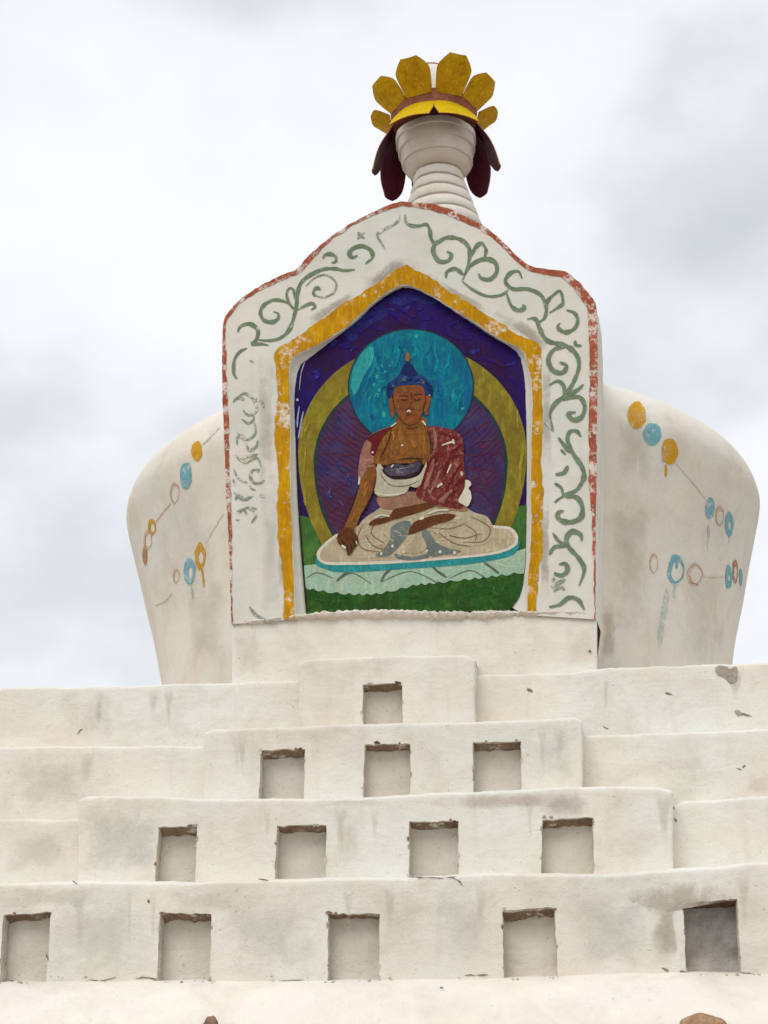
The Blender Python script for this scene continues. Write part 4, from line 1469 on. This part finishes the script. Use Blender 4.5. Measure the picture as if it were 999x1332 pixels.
def crack(Z, pts, Yf, w=1.5, mat='crack'):
    q = resample(Z(pts), max(3, int(len(pts) * 4)))
    q = [(x + 0.9 * noise.noise(Vector((x * 0.5, y * 0.5, 1))), y + 0.9 * noise.noise(Vector((x * 0.5, y * 0.5, 6)))) for x, y in q]
    strip('crack', ribbon(q, w * 0.8, jitter=0.7, n=2), wall(Yf, 0.003), mat, STUPA)


for pts, Yf, w in [
    ([(200, 230), (206, 222), (214, 216)], 0.86, 1.6), ([(8, 872), (20, 868), (36, 872)], 0.0, 2.6), ([(230, 868), (262, 872), (300, 862)], 0.0, 1.6), ([(352, 864), (380, 862), (408, 866)], 0.0, 1.8), ([(540, 870), (566, 877)], 0.0, 1.8),
    ([(640, 877), (700, 874)], 0.0, 1.6), ([(724, 872), (790, 868)], 0.0, 1.6), ([(188, 612), (200, 618)], 0.0, 2.4), ([(672, 606), (700, 610)], 0.0, 2.0), ([(384, 660), (388, 668)], 0.0, 2.4), ]:
    crack(Z1, pts, Yf, w)
for pts, Yf, w in [
    ([(372, 112), (388, 120)], 0.86, 2.8), ([(732, 122), (752, 128)], 0.86, 3.0), ([(912, 170), (930, 176), (958, 184)], 0.86, 2.6), ([(918, 172), (932, 180)], 0.86, 4.0), ([(932, 316), (940, 310)], 0.62, 2.2), ([(918, 318), (930, 322)], 0.62, 1.2),
    ([(60, 600), (110, 603), (150, 604), (190, 600)], 0.0, 1.6), ([(176, 600), (196, 612), (210, 628)], 0.0, 1.5), ([(210, 856), (272, 856)], 0.0, 2.0), ([(146, 888), (156, 890)], -0.12, 3.6),
    ([(748, 416), (754, 424)], 0.38, 3.6), ([(756, 448), (762, 456)], 0.38, 2.6), ([(570, 210), (584, 216)], 0.86, 1.2), ([(722, 836), (740, 846)], 0.0, 2.0), ([(770, 846), (788, 848)], 0.0, 2.4), ([(930, 850), (960, 852)], 0.0, 2.0), ([(310, 690), (440, 680)], 0.0, 1.2)]:
    crack(Z2, pts, Yf, w)
crack(zoomer(0, 0, 1), [(766, 846), (769, 848)], YG, 3.4)


def patch(Z, pts, Yf, mat, name='bare_patch', lift=0.0035, jit=1.2):
    q = cat(Z(pts), 4, True)
    q = [(x + jit * noise.noise(Vector((x * 0.25, y * 0.25, 2))), y + jit * noise.noise(Vector((x * 0.25, y * 0.25, 8)))) for x, y in q]
    w = wall(Yf, lift)
    return polygon(name, [w(x, y) for x, y in q], mat, STUPA)


patch(Z2, [(864, 56), (884, 52), (900, 60), (914, 54), (920, 68), (916, 92), (902, 98), (886, 84), (866, 74)], 0.86, 'bare')
patch(Z2, [(912, 170), (924, 168), (930, 178), (920, 182)], 0.86, 'bare', jit=0.4)


DLIFT = [0.006]


def on_dome(x, y):
    return dome_hit(x, y, DLIFT[0]) or Vector((AX, YC, 3))


def chip(x, y, Yf, w_, h_, mat, seed):
    rn = random.Random(seed)
    n_ = 9
    pts = [(x + w_ * math.cos(2 * math.pi * k / n_) * rn.uniform(0.5, 1.2), y + h_ * math.sin(2 * math.pi * k / n_) * rn.uniform(0.5, 1.2)) for k in range(n_)]
    w = wall(Yf, 0.0045 + (seed % 89) * 0.000012)
    polygon('chip', [w(*p) for p in pts], mat, STUPA)


NICHES = [(4, 66, -1, 59, 1188, 1277, 0.0), (208, 275, 203, 273, 1188, 1277, 0.0), (427, 494, 426, 493, 1188, 1277, 0.0), (653, 722, 656, 726, 1183, 1273, 0.0), (888, 959, 894, 965, 1172, 1266, 0.0),
          (206, 256, 200, 253, 1075, 1143, 0.24), (361, 425, 356, 423, 1073, 1142, 0.24), (532, 596, 532, 596, 1068, 1138, 0.24), (705, 772, 703, 773, 1064, 1134, 0.24),
          (339, 397, 336, 395, 975, 1036, 0.48), (474, 534, 472, 534, 967, 1033, 0.48), (615, 678, 616, 678, 964, 1028, 0.48), (472, 523, 471, 524, 889, 936, 0.72)]
rnd = random.Random(21)
for k_, (lt, rt, lb, rb, yt, yb, Yf) in enumerate(NICHES):
    for q in range(6):
        f = rnd.random()
        if q < 2:
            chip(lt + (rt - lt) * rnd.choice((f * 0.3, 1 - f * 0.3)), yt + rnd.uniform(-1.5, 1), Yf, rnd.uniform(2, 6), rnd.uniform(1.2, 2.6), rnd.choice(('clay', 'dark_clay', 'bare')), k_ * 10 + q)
        elif q < 4:
            chip(lt + (lb - lt) * f + rnd.uniform(-1, 0.8), yt + (yb - yt) * f, Yf, rnd.uniform(0.8, 2.0), rnd.uniform(1.5, 5), rnd.choice(('clay', 'bare', 'peeled')), k_ * 10 + q)
        else:
            chip(rt + (rb - rt) * f + rnd.uniform(-0.8, 1), yt + (yb - yt) * f, Yf, rnd.uniform(0.8, 1.8), rnd.uniform(1.5, 5), rnd.choice(('clay', 'bare', 'peeled')), k_ * 10 + q)


def soft_patch(pts, Yf, mat_col, amount, seed, par=None, place=None):
    """stain whose rim dissolves into the whitewash"""
    mt, t, b, out = new_mat('weather_stain')
    tr = t.nodes.new('ShaderNodeBsdfTransparent')
    mx = t.nodes.new('ShaderNodeMixShader')
    at_ = t.nodes.new('ShaderNodeAttribute')
    at_.attribute_name = 'core'
    n1 = tex(t, 7, 8, 0.7, off=(seed, 1, 2), dist=0.5)
    f = mth(t, 'ADD', mth(t, 'POWER', at_.outputs['Fac'], 0.8), mth(t, 'MULTIPLY', mth(t, 'SUBTRACT', n1, 0.5), 1.9))
    f = ramp(t, f, [(0.12, 0.0), (1.05, 1.0)], 'EASE')
    f = mth(t, 'MULTIPLY', f, ramp(t, at_.outputs['Fac'], [(0.0, 0.0), (0.3, 1.0)], 'EASE'))
    f = mth(t, 'MULTIPLY', f, amount)
    c = ramp(t, tex(t, 18, 6, 0.65), [(0.35, tuple(v * 0.86 for v in mat_col)), (0.65, mat_col)])
    t.links.new(c, b.inputs['Base Color'])
    b.inputs['Roughness'].default_value = 0.95
    bump(t, b, tex(t, 26, 6), 0.7, 0.012)
    t.links.new(f, mx.inputs[0])
    t.links.new(tr.outputs[0], mx.inputs[1])
    t.links.new(b.outputs[0], mx.inputs[2])
    t.links.new(mx.outputs[0], out.inputs[0])
    w = place or wall(Yf, 0.0022 + (seed % 97) * 0.000012)
    q = cat(pts, 4, True)
    cx = sum(p[0] for p in q) / len(q)
    cy = sum(p[1] for p in q) / len(q)
    V, F, core = [], [], []
    rings = [1.0, 0.88, 0.74, 0.55, 0.28, 0.0]
    n = len(q)
    for k, f_ in enumerate(rings):
        for (x, y) in q:
            V.append(w(cx + (x - cx) * f_, cy + (y - cy) * f_))
            core.append(1 - f_)
    for k in range(len(rings) - 1):
        for i in range(n):
            i2 = (i + 1) % n
            F.append((k * n + i, k * n + i2, (k + 1) * n + i2, (k + 1) * n + i))
    o = build('stain', V, F, mt, par or STUPA, sharp=0)
    at2 = o.data.attributes.new('core', 'FLOAT', 'POINT')
    at2.data.foreach_set('value', core)
    return o


soft_patch([(800, 1146), (850, 1138), (930, 1140), (962, 1150), (962, 1170), (884, 1172), (884, 1262), (858, 1262), (838, 1240), (846, 1200), (830, 1180), (800, 1165)], 0.0, (0.56, 0.50, 0.42), 0.75, 1)
soft_patch([(540, 1036), (620, 1030), (760, 1030), (768, 1052), (700, 1050), (620, 1054), (540, 1050)], 0.24, (0.52, 0.45, 0.38), 0.35, 4)
soft_patch([(700, 1040), (760, 1028), (772, 1060), (704, 1062)], 0.24, (0.56, 0.52, 0.47), 0.4, 6)
FLIFT = [0.0018]


def fr(x, y):
    return face(x, y, FLIFT[0])


def box(x0, y0, x1, y1):
    mx, my = (x0 + x1) / 2, (y0 + y1) / 2
    return [(x0, y0), (mx, y0), (x1, y0), (x1, my), (x1, y1), (mx, y1), (x0, y1), (x0, my)]


FRESH = (0.70, 0.715, 0.665)
for k_, (x0, y0, x1, y1, Yf, am) in enumerate([(745, 1160, 850, 1262, 0.0, 0.55), (290, 1165, 420, 1270, 0.0, 0.45), (104, 1044, 210, 1142, 0.24, 0.6), (60, 1170, 200, 1270, 0.0, 0.35), (560, 1150, 650, 1262, 0.0, 0.35),
                                               (690, 940, 755, 1018, 0.48, 0.5), (20, 985, 120, 1050, 0.62, 0.4)]):
    soft_patch(box(x0, y0, x1, y1), Yf, FRESH, am * 0.8, 20 + k_)
BROWN = (0.58, 0.50, 0.40)
for k_, (x0, y0, x1, y1, Yf, am) in enumerate([(0, 1152, 140, 1182, 0.0, 0.35), (210, 1158, 320, 1186, 0.0, 0.3), (100, 896, 150, 966, 0.86, 0.3), (430, 1042, 480, 1136, 0.24, 0.3), (480, 1150, 560, 1250, 0.0, 0.3), (960, 1000, 1010, 1036, 0.62, 0.3),
                                               (0, 1072, 90, 1140, 0.38, 0.35), (300, 810, 345, 886, YG, 0.35), (730, 806, 780, 870, YG, 0.3), (400, 1036, 520, 1050, 0.24, 0.35)]):
    soft_patch(box(x0, y0, x1, y1), Yf, BROWN, am * 0.6, 40 + k_)
rnd = random.Random(11)
for k_, (tp, Yf, n_, hgt) in enumerate([(T4_top, 0.0, 7, 110), (T3_ctop, 0.24, 5, 90), (T2_ctop, 0.48, 4, 80), (T1_mtop, 0.86, 6, 70), (T2_mtop, 0.62, 3, 70)]):
    tf_ = lerp_poly(tp)
    for q in range(n_):
        x0 = rnd.uniform(max(tp[0][0], 5) + 10, min(tp[-1][0], 995) - 10)
        if Yf in (0.62,) and 255 < x0 < 765:
            continue
        w_ = rnd.uniform(4, 13)
        y0 = tf_(x0) + 5
        soft_patch([(x0 - w_, y0), (x0, y0 - 1), (x0 + w_, y0), (x0 + w_ * 0.6, y0 + hgt * 0.4), (x0 + w_ * 0.3, y0 + hgt * rnd.uniform(0.6, 0.95)), (x0 - w_ * 0.4, y0 + hgt * 0.7), (x0 - w_ * 0.7, y0 + hgt * 0.35)], Yf, (0.50, 0.43, 0.34), rnd.uniform(0.12, 0.28), 120 + k_ * 10 + q)
# grime round the yellow border and smears at its peak
GREY = (0.42, 0.375, 0.315)
for k_, (pts, am) in enumerate([([(466, 366), (500, 340), (524, 332), (548, 338), (552, 352), (526, 346), (500, 358), (470, 384)], 0.75), ([(400, 412), (440, 386), (462, 376), (464, 388), (430, 408), (396, 434)], 0.6),
                                ([(554, 352), (600, 380), (640, 402), (634, 412), (590, 386), (554, 362)], 0.45), ([(640, 402), (690, 420), (716, 444), (712, 462), (690, 444), (644, 418)], 0.6),
                                (box(704, 460, 718, 620), 0.4), (box(702, 640, 716, 790), 0.55), (box(334, 450, 360, 660), 0.3), (box(338, 620, 366, 810), 0.22), (box(366, 480, 380, 560), 0.4), (box(360, 640, 384, 780), 0.45)]):
    FLIFT[0] += 0.00008
    soft_patch(pts, 0, GREY, am, 60 + k_, FRAME, fr)
for k_, (pts, am, c_) in enumerate([(box(782, 770, 802, 866), 0.6, (0.50, 0.40, 0.29)), (box(792, 600, 850, 850), 0.32, (0.48, 0.44, 0.37)), (box(800, 520, 850, 640), 0.3, (0.50, 0.45, 0.38)), (box(240, 740, 298, 880), 0.35, (0.54, 0.47, 0.37)), (box(185, 600, 290, 800), 0.2, (0.52, 0.46, 0.40)),
                                    (box(880, 700, 950, 880), 0.25, (0.52, 0.46, 0.38)), (box(860, 560, 975, 740), 0.15, (0.50, 0.45, 0.42))]):
    DLIFT[0] += 0.0003
    soft_patch(pts, 0, c_, am * 0.6, 80 + k_, DOME, on_dome)

# fallen crumbs of plaster along the foot of the walls
V, F = [], []
rnd = random.Random(5)
spots = [(rnd.uniform(0, 40), 1278, 0.0) for _ in range(7)] + [(rnd.uniform(196, 285), 1277, 0.0) for _ in range(14)] + [(rnd.uniform(424, 495), 1276, 0.0) for _ in range(6)] + \
        [(rnd.uniform(650, 730), 1272, 0.0) for _ in range(7)] + [(rnd.uniform(890, 990), 1267, 0.0) for _ in range(9)] + [(rnd.uniform(530, 600), 1139, 0.24) for _ in range(8)] + [(rnd.uniform(60, 990), 1270, 0.0) for _ in range(16)]
for (x, y, Yf) in spots:
    p = at(x, y + rnd.uniform(-1, 2), Yf)
    p.y -= rnd.uniform(0.004, 0.03)
    s = rnd.uniform(0.003, 0.009)
    a0 = len(V)
    bm = bmesh.new()
    bmesh.ops.create_icosphere(bm, subdivisions=1, radius=s)
    for v in bm.verts:
        v.co *= 1 + 0.5 * noise.noise(v.co * 90 + Vector((x, y, 0)))
        v.co.z *= 0.7
        V.append(p + v.co)
    for f in bm.faces:
        F.append([a0 + v.index for v in f.verts])
    bm.free()
cr = build('plaster_crumbs', V, F, 'peeled', STUPA, smooth=False)
cr['kind'] = 'stuff'

# ------------------------------------------------------------------ spire
SX = AX


def on_axis_px(z):
    return px_of(Vector((SX, YC, z)))


def z_front(py, rpx):
    """height of the ring whose near side shows at row py"""
    r = rpx * MPPS
    lo, hi = 2.0, 14.0
    for _ in range(50):
        mid = (lo + hi) / 2
        d = (Vector((CAM.x, CAM.y, 0)) - Vector((SX, YC, 0))).normalized()
        if px_of(Vector((SX + d.x * r, YC + d.y * r, mid)))[1] > py:
            lo = mid
        else:
            hi = mid
    return lo


_z = zax(170)
MPPS = 1.0 / (px_of(Vector((SX + 1, YC, _z)))[0] - px_of(Vector((SX, YC, _z)))[0])
print('axis px at crown', px_of(Vector((SX, YC, zax(150)))), 'mpps', MPPS, 'Z crown', zax(150), 'dome R', 411 * MPPA * DC, 'AX', AX)
TILT = [0.0, 0.0]


def lean(z):
    """the spire stands a touch out of plumb; x of its axis at height z"""
    z0, z1 = zax(300), zax(150)
    t = (z - z0) / (z1 - z0)
    return SX + LEAN0 + (LEAN1 - LEAN0) * t


LEAN0 = (575 - px_of(Vector((SX, YC, zax(300))))[0]) * MPPS
LEAN1 = (564.5 - px_of(Vector((SX, YC, zax(150))))[0]) * MPPS
print('lean', LEAN0, LEAN1)


def lathe(name, prof, mat, parent, n=72, wobble=0.004, cap=True, fm=None, sharp=40):
    V, F = [], []
    for (z, r) in prof:
        cx = lean(z)
        for i in range(n):
            a = 2 * math.pi * i / n
            v = Vector((math.cos(a), math.sin(a), z * 1.5))
            rr = r + wobble * noise.noise(v * 2.2) + wobble * 0.4 * noise.noise(v * 7)
            V.append((cx + rr * math.cos(a), YC + rr * math.sin(a), z + wobble * 0.7 * noise.noise(v * 2 + Vector((5, 5, 5)))))
    for j in range(len(prof) - 1):
        for i in range(n):
            i2 = (i + 1) % n
            F.append((j * n + i, j * n + i2, (j + 1) * n + i2, (j + 1) * n + i))
    if cap:
        for j, s in ((0, 1), (len(prof) - 1, -1)):
            V.append((lean(prof[j][0]), YC, prof[j][0]))
            for i in range(n):
                i2 = (i + 1) % n
                F.append((j * n + i2, j * n + i, len(V) - 1)[::s])
    return build(name, V, F, mat, parent, sharp=sharp)


ring_px = [(211, 224, 31, 33), (224, 237, 34, 37), (237, 251, 39, 42), (251, 265, 44, 47), (265, 279, 49, 52), (279, 294, 54, 57), (294, 310, 59, 62), (310, 326, 64, 67)]
zs = [(z_front(a, r1), z_front(b, r2), r1 * MPPS, r2 * MPPS) for a, b, r1, r2 in ring_px]
core_prof = [(dome_prof[-1][0] - 0.4, 0.62)] + [(zb + 0.006, rb - 0.045) for za, zb, ra, rb in zs[::-1]] + [(zs[0][0] + 0.02, zs[0][2] - 0.03)]
SPIRE = lathe('spire', core_prof, 'cup', STUPA)
for za, zb, ra, rb in zs:
    h = za - zb
    ins = 0.032
    lathe('spire_ring', [(zb + h * 0.06, rb - 0.05), (zb + h * 0.05, rb - ins), (zb + h * 0.12, rb - 0.004), (zb + h * 0.3, rb + 0.003), (zb + h * 0.62, (ra + rb) / 2 + 0.004), (zb + h * 0.86, ra + 0.002), (zb + h * 0.96, ra - 0.014), (zb + h * 0.99, ra - 0.05)],
          'spire', SPIRE, wobble=0.011)
cup_px = [(213, 27), (211, 30), (207, 35), (202, 39), (197, 42), (191, 43.6), (190, 45.8), (184, 46.8), (178, 47.4), (173, 47.6), (171.5, 50.2), (165, 50.8), (159, 50.6), (157.5, 52.6), (150, 52.6)]
cup_prof = [(z_front(py, r), r * MPPS) for py, r in cup_px]
lathe('spire_cup', cup_prof, 'cup', SPIRE, wobble=0.011, sharp=25)

# square harmika hidden behind the gable carries the spire
hz0, hz1 = dome_prof[-1][0] - 0.15, zs[-1][1] + 0.02
print('harmika', hz0, hz1)

# ------------------------------------------------------------------ metal crown on the spire
zr = zax(154)
RC = 56 * MPPS
cz = lean(zr)
CROWN = empty('metal_crown', (cz, YC, zr), 'flower-shaped crown of yellow and maroon metal petals on top of the spire', 'crown')
lathe('rim', [(zr - 0.075, RC * 0.93), (zr - 0.07, RC * 0.965), (zr + 0.01, RC * 1.0), (zr + 0.05, RC * 1.02), (zr + 0.06, RC * 0.985)], 'crown_rim', CROWN, wobble=0.003, cap=True)
zt = z_front(84, 20)
lathe('crown_core', [(zr + 0.04, RC * 0.92), (zr + 0.12, RC * 0.90), (zr + (zt - zr) * 0.55, RC * 0.80), (zr + (zt - zr) * 0.8, RC * 0.62), (zt, RC * 0.40)], 'spire', CROWN, wobble=0.004)
lathe('crown_cap', [(zt - 0.005, RC * 0.42), (zt + 0.025, RC * 0.36), (zt + 0.05, RC * 0.16)], 'crown_rim', CROWN, wobble=0.003)
front = math.atan2(CAM.y - YC, CAM.x - cz)


def petal(phi, alpha, Lp, wpx, droop=0.0, inner='petal_yellow', outer_='petal_yellow', zoff=0.0, root=1.0, bend=0.0, twist=0.0, roll_=0.0, shape=None):
    """sheet-metal petal; phi = degrees round from the side facing the camera (right positive), alpha = rise above level"""
    a = front + R(phi)
    er = Vector((math.cos(a), math.sin(a), 0))
    et = Vector((-math.sin(a), math.cos(a), 0))
    if roll_:
        pass
    prof_ = shape or [(0.0, 0.66), (0.18, 0.76), (0.4, 0.93), (0.6, 1.0), (0.72, 0.96), (0.88, 0.68), (1.0, 0.34)]
    th = 0.008
    L_ = Lp * MPPS
    wd = wpx * MPPS / 2
    base_ = Vector((cz, YC, zr + zoff)) + er * RC * root
    V, F, fm = [], [], []
    nw = 6
    rows_p = []
    pos = base_.copy()
    al = R(alpha)
    ps = 0.0
    sub = []
    for k in range(13):
        s = k / 12
        w = lerp_poly(prof_)(s)
        sub.append((s, w))
    grid = []
    for (s, w) in sub:
        al_s = R(alpha + bend * s)
        pos = pos + (er * math.cos(al_s) + Vector((0, 0, 1)) * math.sin(al_s)) * L_ * (s - ps)
        ps = s
        nrm = (-er * math.sin(al_s) + Vector((0, 0, 1)) * math.cos(al_s))
        line = []
        for q in range(nw + 1):
            u = (q / nw * 2 - 1)
            tw = R(twist * s)
            side = et * math.cos(tw) + nrm * math.sin(tw)
            cup_ = 0.16 * wd * u * u
            p = pos + side * (u * wd * w) + nrm * (cup_ if alpha > 0 else -cup_) * 0.8
            p += nrm * 0.006 * noise.noise(p * 5)
            line.append((p, nrm))
        grid.append(line)
    for line in grid:
        for (p, nrm) in line:
            V.append(p + nrm * th / 2)
    o2 = len(V)
    for line in grid:
        for (p, nrm) in line:
            V.append(p - nrm * th / 2)
    k = nw + 1
    nrw = len(grid)
    for i in range(nrw - 1):
        for q in range(nw):
            b_ = i * k + q
            F.append((b_, b_ + 1, b_ + k + 1, b_ + k))
            fm.append(0 if alpha > 0 else 1)
            F.append((o2 + b_, o2 + b_ + k, o2 + b_ + k + 1, o2 + b_ + 1))
            fm.append(1 if alpha > 0 else 0)
    rim = [i * k for i in range(nrw)] + [(nrw - 1) * k + q for q in range(1, k)] + [i * k + nw for i in range(nrw - 2, -1, -1)] + [q for q in range(nw - 1, 0, -1)]
    for x, y in zip(rim, rim[1:] + rim[:1]):
        F.append((x, y, o2 + y, o2 + x))
        fm.append(2)
    return build('petal', V, F, [inner, outer_, 'crown_rim'], CROWN, fm, sharp=45)


WIDE = [(0.0, 0.76), (0.2, 0.86), (0.45, 0.97), (0.58, 1.0), (0.68, 0.98), (0.84, 0.76), (1.0, 0.46)]
for phi, al, L_, w_ in ((-20, 46, 48, 46), (21, 47, 50, 46), (-59, 46, 42, 50), (60, 46, 42, 50), (-104, 24, 30, 56), (105, 25, 31, 56), (-155, 45, 44, 40), (155, 45, 44, 40)):
    petal(phi, al, L_, w_, bend=-8, shape=WIDE)
HANG = [(0.0, 0.55), (0.2, 0.70), (0.45, 0.95), (0.62, 1.0), (0.78, 0.92), (0.9, 0.7), (1.0, 0.36)]
for phi in (-24, 24):
    petal(phi, -52, 44, 56, inner='petal_maroon', outer_='petal_bright', zoff=-0.07, root=0.97, bend=-4, shape=[(0, 0.84), (0.5, 1.0), (1, 0.98)])
for phi, al, L_, w_ in ((-92, -63, 70, 46), (93, -61, 70, 48), (-119, -73, 86, 58), (119, -73, 86, 58), (-168, -76, 80, 40), (170, -76, 80, 40)):
    petal(phi, al, L_, w_, inner='petal_maroon', outer_='petal_bright', zoff=-0.07, root=0.97, bend=-6, shape=HANG)

# ------------------------------------------------------------------ lumps lying on the plinth's shoulder


def lump(name, px, py, Y, w, h, mat, label, seed):
    c0 = at(px, py, Y)
    bm = bmesh.new()
    bmesh.ops.create_icosphere(bm, subdivisions=4, radius=1.0)
    V = []
    for v in bm.verts:
        q = v.co.copy()
        d = 1 + 0.16 * noise.noise(q * 1.4 + Vector((seed, 0, 0))) + 0.06 * noise.noise(q * 4 + Vector((seed, 3, 0)))
        V.append(c0 + Vector((q.x * w * d, q.y * w * 0.8 * d, q.z * h * d)))
    F = [[v.index for v in f.verts] for f in bm.faces]
    bm.free()
    o = build(name, V, F, mat, None, origin=Vector((c0.x, c0.y, c0.z - h)))
    o['label'] = label
    o['category'] = 'stone'
    return o


mt = paint('brown_stone', (0.36, 0.22, 0.13), (0.50, 0.33, 0.20), 18, 0.05, 0.9, fleck=(0.26, 0.14, 0.09), ground=(0.55, 0.42, 0.32))
M['stone'] = mt
mt = paint('dark_brown_stone', (0.22, 0.13, 0.11), (0.40, 0.29, 0.18), 22, 0.05, 0.9, ground=(0.5, 0.42, 0.32))
M['stone_dark'] = mt
lump('stone', 914, 1336, -0.36, 0.105, 0.055, 'stone', 'rounded orange brown stone on the plinth below the rightmost niche', 1)
lump('stone', 274, 1334, -0.36, 0.034, 0.042, 'stone_dark', 'small dark brown stone on the plinth below the second niche from the left', 5)
